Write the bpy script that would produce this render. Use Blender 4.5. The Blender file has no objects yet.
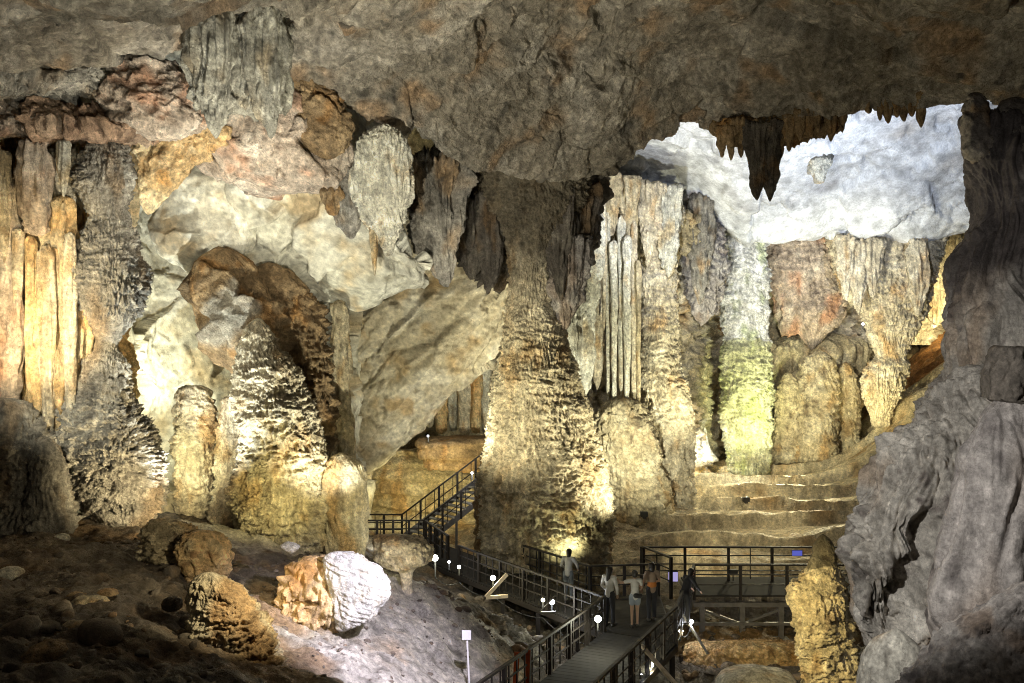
import bpy, bmesh, math, random
import numpy as np
from mathutils import Vector, Matrix

# ------------------------------------------------------------------ camera, world, exposure
sc = bpy.context.scene
C = sc.collection
U = 0.82                                    # metres per unit of the depth tables below
F = 900.0                                   # focal length in pixels of a 1024 px wide frame
cam = bpy.data.cameras.new('camera'); camo = bpy.data.objects.new('camera', cam); C.objects.link(camo)
cam.sensor_width = 36.0; cam.lens = 36.0*F/1024.0; cam.clip_start = 0.1; cam.clip_end = 400
camo.location = (0, 0, 0); camo.rotation_euler = (math.pi/2, 0, 0)
sc.camera = camo
w = bpy.data.worlds.new('World'); sc.world = w; w.use_nodes = True
bg = w.node_tree.nodes['Background']; bg.inputs[0].default_value = (1.0, .88, .72, 1); bg.inputs[1].default_value = 0.024
sc.view_settings.view_transform = 'Standard'; sc.view_settings.look = 'None'
sc.view_settings.exposure = 0.6; sc.view_settings.gamma = 1
cy = sc.cycles
cy.max_bounces = 4; cy.diffuse_bounces = 2; cy.glossy_bounces = 2; cy.transmission_bounces = 2
cy.filter_width = 1.05; cy.use_denoising = True; cy.denoising_prefilter = 'NONE'; cy.caustics_reflective = False; cy.caustics_refractive = False
cy.sample_clamp_indirect = 4.0

def P(px, py, Y):                            # the world point seen at a pixel of the photograph, Y metres away
    return np.array([(px-512)/F*Y, Y, (341.5-py)/F*Y])*U

LG = 1.5
WARM = (1.0, .80, .52); AMBER = (1.0, .66, .30); COOL = (.80, .88, 1.0); NEUT = (1.0, .93, .82)
LIME = (.93, 1.0, .50); LILAC = (.90, .82, 1.0)
def lamp(px, py, Y, power, colour=WARM, to=None, cone=100, size=.25, blend=.8):
    """a cave light without a fixture, some added as fill: a spot aimed at a point, or a bare lamp"""
    if to is None:
        l = bpy.data.lights.new('cave_light', 'POINT')
    else:
        l = bpy.data.lights.new('cave_light', 'SPOT'); l.spot_size = math.radians(cone); l.spot_blend = blend
    l.energy = power*U*U*LG; l.color = (colour[0]*.97, colour[1], colour[2]*(.90 if colour[2] < .9 else 1)); l.shadow_soft_size = .07
    o = bpy.data.objects.new('cave_light', l); C.objects.link(o)
    a = Vector(P(px, py, Y)); o.location = a
    if to is not None:
        d = Vector(P(*to)) - a
        o.rotation_euler = d.to_track_quat('-Z', 'Y').to_euler()
    return o
LIGHTS = [
 # px,py,Y, W, colour, aim(px,py,Y), cone
 # --- left wall, big left column
 (-10, 380, 24.0, 1050, (1, .74, .42), (48, 290, 29.5), 75),
 (30, 250, 20, 420, (1, .80, .52), (45, 300, 29.5), 50),
 (-60, 330, 21, 1300, NEUT, (105, 330, 29), 70),
 (190, 520, 25.5, 800, WARM, (135, 450, 30), 80),
 (170, 480, 30.6, 150, (1, .93, .62), (203, 450, 33.2), 110),
 (152, 385, 34.6, 150, (1, .97, .80), None, 0),
 (230, 300, 24, 1000, (1, .90, .80), (150, 95, 29), 80),
 (180, 535, 27.5, 1900, (.96,1,.94), (235, 200, 34), 75),
 (275, 505, 27.2, 200, (1, .84, .42), (258, 470, 31), 100),
 (205, 540, 29.5, 330, (1, .88, .5), (200, 440, 34), 100),
 (345, 545, 27, 1300, (1,.96,.84), (300, 300, 35), 60),
 (395, 590, 23.3, 120, (1, .88, .6), (402, 552, 26.3), 50),  # added lamp, warms the mushroom rock against the lilac spill
 (385, 500, 27, 200, (1, .85, .5), (345, 500, 31), 70),
 # --- slab and the terraces behind it
 (472, 470, 37, 850, (1, .92, .74), (440, 380, 44), 80),
 (428, 434, 47, 50, NEUT, None, 0),
 (400, 505, 45, 300, (1, .84, .45), (410, 460, 50), 130),
 (470, 505, 46, 220, (1, .84, .45), (440, 440, 52), 130),
 # --- central column and the dark mass
 (575, 556, 36.6, 80, (1, .95, .6), (550, 500, 39.5), 120),
 (700, 530, 36, 2600, (1, .91, .68), (560, 440, 40), 55),
 (420, 470, 32, 1900, (1, .90, .68), (530, 390, 40), 60),
 (430, 330, 30, 620, (1, .93, .84), (520, 230, 40), 60),  # added lamp, brings the dark hanging mass out of the black
 # --- middle right formations
 (650, 480, 40.0, 1900, (1, .96, .80), (630, 350, 49), 125),
 (748, 470, 44, 1700, (1, .92, .66), (665, 330, 51), 75),
 (704, 452, 55.5, 60, (.95, 1, .9), None, 0),
 (775, 460, 50, 1200, (.97, 1, .50), (745, 400, 57), 60),
 (800, 470, 50, 1500, (1, .93, .70), (815, 360, 60), 90),
 (690, 400, 47, 900, (.98, 1, .90), (742, 260, 57), 50),
 (872, 430, 53, 500, (1, .84, .45), (885, 370, 57), 100),
 (790, 330, 45, 2400, (1, .95, .84), (850, 280, 58), 70),
 (945, 330, 62, 1100, (1, .84, .5), (935, 290, 66), 140),
 # --- the far white vault
 (900, 290, 40, 2100, (.74, .82, 1.0), (870, 150, 52), 100),
 (670, 250, 40, 1500, (.95, .96, 1), (690, 180, 50), 110),
 # --- terraces
 (700, 380, 52, 700, (1, .84, .55), (700, 500, 52), 150),
 (840, 440, 45, 300, (1, .88, .66), (700, 520, 46), 100),
 (790, 438, 57, 2900, (1, .88, .62), (750, 535, 44), 75), (660, 452, 55, 2400, (1, .88, .62), (650, 540, 43), 80), (650, 490, 40, 320, (1, .88, .66), (730, 545, 41), 90),
 (690, 474, 54.5, 60, (1, .6, .1), None, 0), (745, 478, 53, 50, (.9, 1, .95), None, 0),
 # --- ceiling wash
 (340, 330, 20, 2300, (1, .92, .82), (400, 110, 30), 90),
 (700, 330, 17, 800, (1, .90, .72), (860, 40, 22), 130),
 (215, 190, 23.5, 160, (.95, .97, 1), (240, 70, 27), 70),  # added lamp, sets the fluted curtain off from the ceiling
 (120, 320, 17, 850, (1, .95, .88), (250, 10, 24), 110),
 # --- lower left slope and shell
 (440, 560, 19.5, 90, (1.0, .98, .92), (352, 590, 22), 40),
 (500, 480, 17.0, 2300, LILAC, (370, 650, 21.5), 58),
 (255, 570, 19.3, 60, (1, .8, .5), (308, 600, 21.7), 70),  # added lamp, warms the brown rock beside the shell mound
 (320, 520, 17, 420, (1, .84, .62), (215, 600, 20), 70),
 # --- right foreground
 (560, 300, 7, 850, (1, .96, .92), (940, 480, 14), 75),
 (740, 620, 23, 500, (1, .80, .42), (825, 620, 27), 80),
 (740, 700, 27, 420, (1, .7, .35), (750, 650, 33), 110),
]
for (px, py, Y, e, c, to, cone) in LIGHTS:
    lamp(px, py, Y, e, c, to, cone or 100)

# ------------------------------------------------------------------ noise
_rs = np.random.RandomState(7)
_perm = _rs.permutation(256).astype(np.int32); _perm = np.concatenate([_perm, _perm, _perm])
_g = _rs.normal(size=(256, 3)); _g /= np.linalg.norm(_g, axis=1)[:, None]; _g = _g.astype(np.float32)
def pn(p):
    p = p.astype(np.float32); i = np.floor(p).astype(np.int32); f = p - i; i &= 255
    u = f*f*f*(f*(f*6-15)+10)
    r = None; out = np.zeros(len(p), np.float32)
    for dx in (0, 1):
        wx = u[:, 0] if dx else 1-u[:, 0]; a = _perm[i[:, 0]+dx]
        for dy in (0, 1):
            wy = u[:, 1] if dy else 1-u[:, 1]; b = _perm[a+((i[:, 1]+dy) & 255)]
            for dz in (0, 1):
                wz = u[:, 2] if dz else 1-u[:, 2]; h = _perm[b+((i[:, 2]+dz) & 255)]
                g = _g[h]
                d = g[:, 0]*(f[:, 0]-dx)+g[:, 1]*(f[:, 1]-dy)+g[:, 2]*(f[:, 2]-dz)
                out += wx*wy*wz*d
    return out*1.6
def fbm(p, o=3, gain=.5, lac=2.03):
    s = 0; a = 1.0; t = 0
    for k in range(o):
        s = s + a*pn(p*(lac**k)+17.3*k); t += a; a *= gain
    return s/t
def ridged(p, o=3, gain=.5):
    s = 0; a = 1.0; t = 0
    for k in range(o):
        s = s + a*(1-2*np.abs(pn(p*(2.03**k)+9.1*k))); t += a; a *= gain
    return s/t
def billow(p, o=2):
    s = 0; a = 1.0; t = 0
    for k in range(o):
        s = s + a*np.abs(pn(p*(2.1**k)+5.7*k)); t += a; a *= .5
    return s/t
def ss(a, b, x):
    t = np.clip((x-a)/(b-a), 0, 1); return t*t*(3-2*t)
def sc3(p, x, y, z): return p*np.array([x, y, z], np.float32)

_j = (_rs.rand(256, 3).astype(np.float32)-.5)*.9+.5; _h = _rs.rand(256).astype(np.float32)*2-1
def cells(p):
    p = p.astype(np.float32); i = np.floor(p).astype(np.int32); n = len(p)
    d1 = np.full(n, 9., np.float32); d2 = d1.copy(); hh = np.zeros(n, np.int32); vv = np.zeros((n, 3), np.float32)
    for dx in (-1, 0, 1):
        a = _perm[(i[:, 0]+dx) & 255]
        for dy in (-1, 0, 1):
            b = _perm[a+((i[:, 1]+dy) & 255)]
            for dz in (-1, 0, 1):
                h = _perm[b+((i[:, 2]+dz) & 255)]
                v = p-(i+np.array([dx, dy, dz], np.float32)+_j[h]).astype(np.float32); d = np.sqrt((v*v).sum(1))
                m = d < d1; d2 = np.where(m, d1, np.minimum(d2, d)); d1 = np.where(m, d, d1); hh = np.where(m, h, hh); vv[m] = v[m]
    return d1, d2, hh, vv
def facet(p, s, crack=.12, edge=.07):
    """flat broken faces with cracks between them"""
    q = p/s; q = q+.28*np.stack([pn(q), pn(q+31), pn(q+57)], 1)+.06*np.stack([pn(q*4), pn(q*4+31), pn(q*4+57)], 1)
    d1, d2, h, v = cells(q)
    return (v*_g[h]).sum(1)*.9+.3*_h[h]-crack*(1-ss(0, edge, d2-d1))
# styles give a displacement (about -1..1) at world points; s = feature size in metres
def st_rock(p, s): return .75*fbm(p/(3*s), 3)+.35*ridged(p/(1.1*s), 3)+.10*fbm(p/(.25*s), 2)
def st_crag(p, s):
    q = p+(.5*s)*np.stack([pn(p/s), pn(p/s+31), pn(p/s+57)], 1)
    return .45*fbm(p/(2*s), 2)+.55*ridged(q/(.9*s), 3, .55)+.2*billow(q/(.3*s), 2)+.16*ridged(p/(.16*s), 3)+.5*facet(p, 1.1*s, .15)+.25*facet(p+3, .4*s, .15)
def st_smooth(p, s): return .8*fbm(p/(3.0*s), 2)+.24*ridged(p/(1.6*s), 4, .5)+.14*fbm(p/(.4*s), 4, .6)
def st_popcorn(p, s): return .5*fbm(p/(2*s), 2)+.7*billow(p/(.5*s), 2)+.35*billow(p/(.16*s), 2)
def ledge(p, L, jit, wide=2.6, fr=.2):
    z = p[:, 2]/L+jit*1.1*fbm(sc3(p, 1, 1, .8)/(wide*L), 3)+fr*np.abs(pn(sc3(p, 1, 1, .2)/(.22*L)))
    u = z-np.floor(z)
    return (1-u)**.7*ss(0, .12, u)
def flutes(p, s, zz=.12):
    q = sc3(p, 1, 1, zz)/s
    return -.8+2.6*np.abs(pn(q+.35*np.stack([pn(q*.5+3), pn(q*.5+8), q[:, 2]*0], 1)))
def pits(p, s): return -ss(.28, .55, pn(p/s))
def st_flow(p, s):
    m = ss(-.12, .16, fbm(sc3(p, .7, .7, 1)/(1.8*s)+40, 2)); m2 = ss(-.3, .1, pn(p/(.7*s)+7))
    l1 = ledge(p, .62*s, 1.0, 2.2, .45); l2 = ledge(p+11, .26*s, 1.5, 2.6, .15); l3 = ledge(p+5, .13*s, 1.5, 3, .1)
    fl = flutes(p, .17*s, .12); f2 = flutes(p+3, .075*s, .12)
    return .6*fbm(p/(1.9*s), 3)+.42*l1+(.46*l2*m2+.20*l3)*(.15+.85*m)+(.34*fl+.18*f2)*(1-.85*m)+.32*pits(sc3(p, 1, 1, 2.2), .45*s)+.07*fbm(p/(.1*s), 3, .7)
def st_flute(p, s):
    return .40*fbm(sc3(p, 1, 1, .3)/(2.2*s), 2)+.75*flutes(p, .5*s, .05)+.6*flutes(p+7, .2*s, .05)+.32*flutes(p+17, .09*s, .05)+.2*ledge(p, 1.1*s, 1)+.45*pits(sc3(p, 1, 1, .3), .4*s)+.14*fbm(p/(.12*s), 3, .7)
def steps(n, k): v = n*k; f = v-np.floor(v); return (np.floor(v)+ss(.0, .22, f)*.85+f*.15)/k
def st_strata(p, s):
    a = math.radians(38); q = p.copy()
    q[:, 0] = p[:, 0]*math.cos(a)+p[:, 2]*math.sin(a); q[:, 2] = -p[:, 0]*math.sin(a)+p[:, 2]*math.cos(a)
    q = sc3(q, .38, .6, 1.25)
    return .7*steps(fbm(q/(1.4*s), 4, .55), 6)+.5*ridged(q/(.9*s), 5, .6)+.22*fbm(p/(.2*s), 4, .68)
def st_flake(p, s):
    w = .35*s*np.stack([pn(p/s), pn(p/s+31), pn(p/s+57)], 1)
    return .75*steps(fbm((p+w)/(2.6*s), 4, .52), 7)+.28*ridged((p+w)/(1.1*s), 5, .6)+.26*fbm(p/(.3*s), 4, .68)
def st_layer(p, s):
    return .35*fbm(p/(2.5*s), 2)+.75*ledge(sc3(p, .35, .35, 1), .8*s, .8)+.25*ridged(p/(.7*s), 4, .55)+.06*fbm(p/(.1*s), 2)
def st_shell(p, s):
    a = math.radians(-22); z = -p[:, 0]*math.sin(a)+p[:, 2]*math.cos(a); z = z/s+.35*fbm(p/(2*s), 2); u = z-np.floor(z)
    m = ss(-.25, .2, fbm(p/(3*s)+7, 2))
    return 1.2*fbm(p/(3.5*s), 3)+.6*(1-u)*ss(0, .2, u)*m+.5*flutes(p, 1.1*s, .3)*(1-m)+.4*billow(p/(.6*s), 2)
def st_knobs(p, s):
    q = p/(.7*s)
    return .45*fbm(p/(2*s), 3)+.5*(1-2*np.abs(pn(q)))+.4*flutes(p, .22*s, .25)+.25*billow(p/(.2*s), 2)+.5*pits(p, .6*s)+.1*fbm(p/(.1*s), 2)
def st_weather(p, s):
    w = .4*s*np.stack([pn(p/s), pn(p/s+31), pn(p/s+57)], 1); q = sc3(p+w, 1, 1, .6)
    return .6*fbm(p/(3*s), 3)+.35*ridged(q/(1.4*s), 4, .6)+.25*billow(q/(.4*s), 3)+.55*pits(q, .5*s)+.3*pits(q+9, .17*s)+.26*fbm(p/(.13*s), 4, .72)
def st_plates(p, s):
    return .5*fbm(p/(3.2*s), 3)+.85*facet(p, 1.9*s, .10, .05)+.34*facet(p+9, .62*s, .10, .06)*ss(-.15, .25, pn(p/(2*s)+4))+.12*fbm(p/(.3*s), 4, .65)
def st_slab(p, s):
    a = math.radians(38); q = p.copy()
    q[:, 0] = p[:, 0]*math.cos(a)+p[:, 2]*math.sin(a); q[:, 2] = -p[:, 0]*math.sin(a)+p[:, 2]*math.cos(a)
    q = sc3(q, .30, .5, 1.0)
    return .45*fbm(q/(2*s), 3)+.8*facet(q, 1.1*s, .10, .05)+.3*facet(q+5, .42*s, .08, .06)+.12*fbm(p/(.25*s), 4, .66)
def st_fold(p, s):
    w = .5*s*np.stack([pn(p/(2*s)), pn(p/(2*s)+31), pn(p/(2*s)+57)], 1); q = sc3(p+w, 1, 1, .22)
    return .8*fbm(sc3(p, 1, 1, .7)/(2.6*s), 3)+.42*np.abs(pn(sc3(q, 1, 1, .7)/(1.0*s)))+.26*flutes(q, .34*s, .5)+.10*flutes(q+4, .12*s, .5)+.10*facet(p, 2.2*s, .25, .04)+.12*pits(q+5, .5*s)+.09*fbm(p/(.16*s), 4, .7)
def st_fan(p, s): return .25*fbm(p/(2*s), 2)+.75*flutes(p, .22*s, .04)+.3*flutes(p+7, .1*s, .05)+.15*ledge(p, 1.0*s, 1)+.06*fbm(p/(.1*s), 2)
def st_roof(p, s):
    q = p+.6*s*np.stack([pn(p/(1.6*s)), pn(p/(1.6*s)+31), pn(p/(1.6*s)+57)], 1)
    return .8*fbm(p/(2.8*s), 2)+.75*facet(p, 2.2*s, .08, .05)+.5*np.abs(pn(q/(1.5*s)))+.30*ridged(q/(.8*s), 4, .55)+.3*facet(p+9, .7*s, .08, .06)*ss(-.1, .2, pn(p/(2*s)+4))+.14*fbm(p/(.25*s), 4, .68)
ST = dict(roof=st_roof, fan=st_fan, plates=st_plates, slab=st_slab, fold=st_fold, weather=st_weather, flake=st_flake, shell=st_shell, rock=st_rock, crag=st_crag, smooth=st_smooth, popcorn=st_popcorn, flow=st_flow, flute=st_flute, strata=st_strata, layer=st_layer, knobs=st_knobs)

# mineral palettes: base, pale, dark, stain
PAL = dict(
 grey=((.36,.335,.285),(.52,.48,.41),(.16,.145,.12),(.36,.26,.16)),
 sand=((.48,.41,.29),(.63,.56,.42),(.23,.18,.115),(.44,.30,.15)),
 ashen=((.24,.22,.19),(.38,.35,.30),(.09,.085,.08),(.34,.22,.11)),
 ceiling=((.24,.21,.165),(.43,.39,.33),(.095,.085,.07),(.31,.20,.11)),
 cream=((.52,.45,.33),(.66,.60,.48),(.26,.20,.13),(.46,.29,.13)),
 orange=((.58,.40,.20),(.72,.60,.38),(.30,.17,.08),(.52,.27,.08)),
 pink=((.46,.37,.29),(.60,.52,.43),(.22,.16,.12),(.44,.22,.12)),
 white=((.62,.59,.49),(.73,.71,.62),(.46,.42,.33),(.50,.38,.22)),
 pale=((.52,.50,.42),(.66,.64,.56),(.30,.275,.21),(.44,.33,.18)),
 vault=((.56,.57,.59),(.66,.67,.69),(.36,.36,.38),(.48,.43,.38)),
 tan=((.47,.39,.25),(.62,.54,.38),(.18,.13,.08),(.40,.24,.09)),
 brown=((.25,.17,.09),(.38,.27,.15),(.10,.07,.04),(.34,.17,.05)),
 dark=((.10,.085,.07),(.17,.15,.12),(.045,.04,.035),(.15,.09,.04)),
 soil=((.11,.09,.07),(.18,.15,.11),(.05,.045,.04),(.16,.10,.05)),
 mauve=((.30,.27,.25),(.44,.41,.38),(.11,.095,.09),(.27,.20,.15)),
 slab=((.42,.37,.27),(.60,.56,.46),(.17,.14,.09),(.36,.25,.12)),
 slate=((.28,.26,.225),(.45,.42,.36),(.10,.09,.08),(.30,.22,.14)),
 rust=((.36,.24,.16),(.52,.40,.29),(.15,.09,.06),(.38,.17,.08)),
 weathered=((.35,.32,.28),(.54,.50,.44),(.12,.10,.09),(.36,.27,.19)),
 moss=((.25,.235,.19),(.42,.40,.33),(.07,.065,.05),(.24,.19,.12)),
 lime_lit=((.50,.49,.33),(.66,.65,.48),(.27,.28,.15),(.42,.46,.20)),  # yellow green lamplight mixed into the rock colour
 shell=((.68,.66,.60),(.76,.75,.71),(.50,.46,.38),(.52,.44,.30)),
)
def colours(p, pal, s=1.0, streak=.6, iso=False):
    b, l, d, t = [np.array(c, np.float32) for c in PAL[pal]]
    n1 = fbm(p/(1.9*s)+3, 3, .6); n2 = fbm(sc3(p, 1, 1, 1 if iso else .22)/(.7*s)+23, 3, .6); n3 = fbm(sc3(p, 1, 1, 1 if iso else .45)/(1.5*s)+71, 3, .6); n4 = fbm(p/(.5*s)+90, 3, .6)
    c = np.repeat(b[None], len(p), 0)
    def mix(c, k, a): a = a[:, None]; return c*(1-a)+k*a
    c = mix(c, l, ss(-.1, .45, n1+.35*n4)*.9)
    c = mix(c, t, ss(.05, .42, n3)*.75)
    c = mix(c, d, ss(.12, .45, streak*n2+.6*n4-.1*n1)*.9)
    n5 = fbm(sc3(p, 1, 1, 1.0 if iso else .14)/(.22*s)+11, 2); n6 = fbm(p/(.14*s)+13, 2)
    c = c*(1+.42*n5+.45*n6)[:, None]
    return np.clip(c, .01, .9)

# ------------------------------------------------------------------ materials
def new_mat(name):
    m = bpy.data.materials.new(name); m.use_nodes = True
    return m, m.node_tree, m.node_tree.nodes['Principled BSDF']
def rock_material(name, rough=.72, spec=.35, bump=.5, grain=1.0, con=1.0):
    m, nt, b = new_mat(name); N = nt.nodes; L = nt.links
    at = N.new('ShaderNodeAttribute'); at.attribute_name = 'mineral'
    tc = N.new('ShaderNodeTexCoord')
    def noise(scale, detail, rough_, vec=None, kind='FBM'):
        n = N.new('ShaderNodeTexNoise'); n.noise_type = kind; n.inputs['Scale'].default_value = scale*grain; n.inputs['Detail'].default_value = detail; n.inputs['Roughness'].default_value = rough_
        L.new(vec or tc.outputs['Object'], n.inputs['Vector']); return n.outputs['Fac']
    def rng(src, a, b_, c, d):
        r = N.new('ShaderNodeMapRange'); r.inputs[1].default_value = a; r.inputs[2].default_value = b_; r.inputs[3].default_value = c; r.inputs[4].default_value = d; L.new(src, r.inputs[0]); return r.outputs[0]
    def mul(a, b_):
        m_ = N.new('ShaderNodeMath'); m_.operation = 'MULTIPLY'; L.new(a, m_.inputs[0]); L.new(b_, m_.inputs[1]); return m_.outputs[0]
    mp = N.new('ShaderNodeMapping'); mp.inputs['Scale'].default_value = (1, 1, .3); L.new(tc.outputs['Object'], mp.inputs['Vector'])
    def cc(v): return 1.06+(v-1)*con
    big = rng(noise(2.6, 6, .68), .34, .66, cc(.68), cc(1.36))
    fine = rng(noise(10, 7, .74), .33, .67, cc(.62), cc(1.42))
    speck = rng(noise(15, 5, .7), .62, .70, 1.03, cc(.45))
    vein = rng(noise(1.7, 6, .62), .490, .503, 0, 1); vein2 = rng(noise(1.7, 6, .62), .503, .516, 1, 0)
    cr_ = rng(mul(vein, vein2), 0, 1, 1.03, cc(.6))
    streak = rng(noise(7, 5, .7, mp.outputs[0]), .35, .65, cc(.84), cc(1.16))
    f = mul(mul(mul(big, fine), mul(speck, streak)), cr_)
    mu = N.new('ShaderNodeVectorMath'); mu.operation = 'SCALE'
    L.new(at.outputs['Color'], mu.inputs[0]); L.new(f, mu.inputs['Scale']); L.new(mu.outputs[0], b.inputs['Base Color'])
    b.inputs['Roughness'].default_value = rough; b.inputs['Specular IOR Level'].default_value = spec
    b1 = N.new('ShaderNodeBump'); b1.inputs['Strength'].default_value = min(1, bump*1.7); b1.inputs['Distance'].default_value = .16/grain**.8
    b2 = N.new('ShaderNodeBump'); b2.inputs['Strength'].default_value = min(1, bump*1.5); b2.inputs['Distance'].default_value = .10/grain**.8
    L.new(noise(4.0, 9, .75), b1.inputs['Height']); L.new(noise(13, 6, .75), b2.inputs['Height']); L.new(b1.outputs[0], b2.inputs['Normal']); L.new(b2.outputs[0], b.inputs['Normal'])
    return m
ROCK = rock_material('limestone'); WET = rock_material('wet_limestone', .5, .5, .4); SMOOTH = rock_material('smooth_limestone', .65, .35, .22, .8, .5); VAULT = rock_material('vault_limestone', .7, .3, .28, .8, .55)
NEAR = rock_material('near_limestone', .7, .3, .3, 2.6, .8)
def plain(name, col, rough=.6, metal=0, var=.25, scale=6):
    m, nt, b = new_mat(name); N = nt.nodes; L = nt.links
    tc = N.new('ShaderNodeTexCoord'); n = N.new('ShaderNodeTexNoise'); n.inputs['Scale'].default_value = scale; n.inputs['Detail'].default_value = 5
    r = N.new('ShaderNodeMapRange'); r.inputs[1].default_value = .3; r.inputs[2].default_value = .7; r.inputs[3].default_value = 1-var; r.inputs[4].default_value = 1+var
    v = N.new('ShaderNodeVectorMath'); v.operation = 'SCALE'; v.inputs[0].default_value = col
    L.new(tc.outputs['Object'], n.inputs['Vector']); L.new(n.outputs['Fac'], r.inputs[0]); L.new(r.outputs[0], v.inputs['Scale']); L.new(v.outputs[0], b.inputs['Base Color'])
    b.inputs['Roughness'].default_value = rough; b.inputs['Metallic'].default_value = metal
    return m
def emit(name, col, s):
    m, nt, b = new_mat(name); b.inputs['Base Color'].default_value = (*col, 1)
    b.inputs['Emission Color'].default_value = (*col, 1); b.inputs['Emission Strength'].default_value = s
    return m

# ------------------------------------------------------------------ mesh makers
def tag(o, label=None, cat=None, group=None, kind='thing'):
    if label: o['label'] = label
    if cat: o['category'] = cat
    if group: o['group'] = group
    if kind: o['kind'] = kind
    return o
def grid_mesh(name, G, mat, col, wrap=False, caps=False, parent=None):
    nv, nu = G.shape[:2]; V = G.reshape(-1, 3)
    i = np.arange(nv-1)[:, None]; j = np.arange(nu if wrap else nu-1)[None]
    a = i*nu+j; b = i*nu+(j+1) % nu; c = (i+1)*nu+(j+1) % nu; d = (i+1)*nu+j
    Q = np.stack([a, b, c, d], -1).reshape(-1, 4)
    me = bpy.data.meshes.new(name)
    nq = len(Q); tot = nq*4; starts = np.arange(nq)*4; loops = Q.ravel()
    if caps:
        loops = np.concatenate([loops, np.arange(nu)[::-1], (nv-1)*nu+np.arange(nu)])
        starts = np.concatenate([starts, [tot, tot+nu]]); tot += 2*nu
    me.vertices.add(len(V)); me.vertices.foreach_set('co', V.astype(np.float32).ravel())
    me.loops.add(tot); me.loops.foreach_set('vertex_index', loops.astype(np.int32))
    me.polygons.add(len(starts)); me.polygons.foreach_set('loop_start', starts.astype(np.int32))
    me.polygons.foreach_set('use_smooth', np.ones(len(starts), bool))
    me.update(calc_edges=True)
    at = me.attributes.new('mineral', 'FLOAT_COLOR', 'POINT')
    at.data.foreach_set('color', np.concatenate([col, np.ones((len(V), 1))], 1).astype(np.float32).ravel())
    me.materials.append(mat)
    o = bpy.data.objects.new(name, me); C.objects.link(o)
    if parent: o.parent = parent
    return o
def normals(G, wrap=False):
    if wrap: du = np.roll(G, -1, 1)-np.roll(G, 1, 1)
    else: du = np.gradient(G, axis=1)
    dv = np.gradient(G, axis=0)
    n = np.cross(du, dv); l = np.linalg.norm(n, axis=2, keepdims=True); return n/np.maximum(l, 1e-9)
def cr(A, n):
    """Catmull-Rom resampling along axis 0 to n rows"""
    A = np.asarray(A, float); m = len(A)
    t = np.linspace(0, m-1, n); i = np.minimum(t.astype(int), m-2); f = (t-i).reshape(-1, *([1]*(A.ndim-1)))
    E = np.concatenate([[2*A[0]-A[1]], A, [2*A[-1]-A[-2]]]); p0, p1, p2, p3 = E[i], E[i+1], E[i+2], E[i+3]
    return .5*((2*p1)+(-p0+p2)*f+(2*p0-5*p1+4*p2-p3)*f*f+(-p0+3*p1-3*p2+p3)*f**3)

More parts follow.
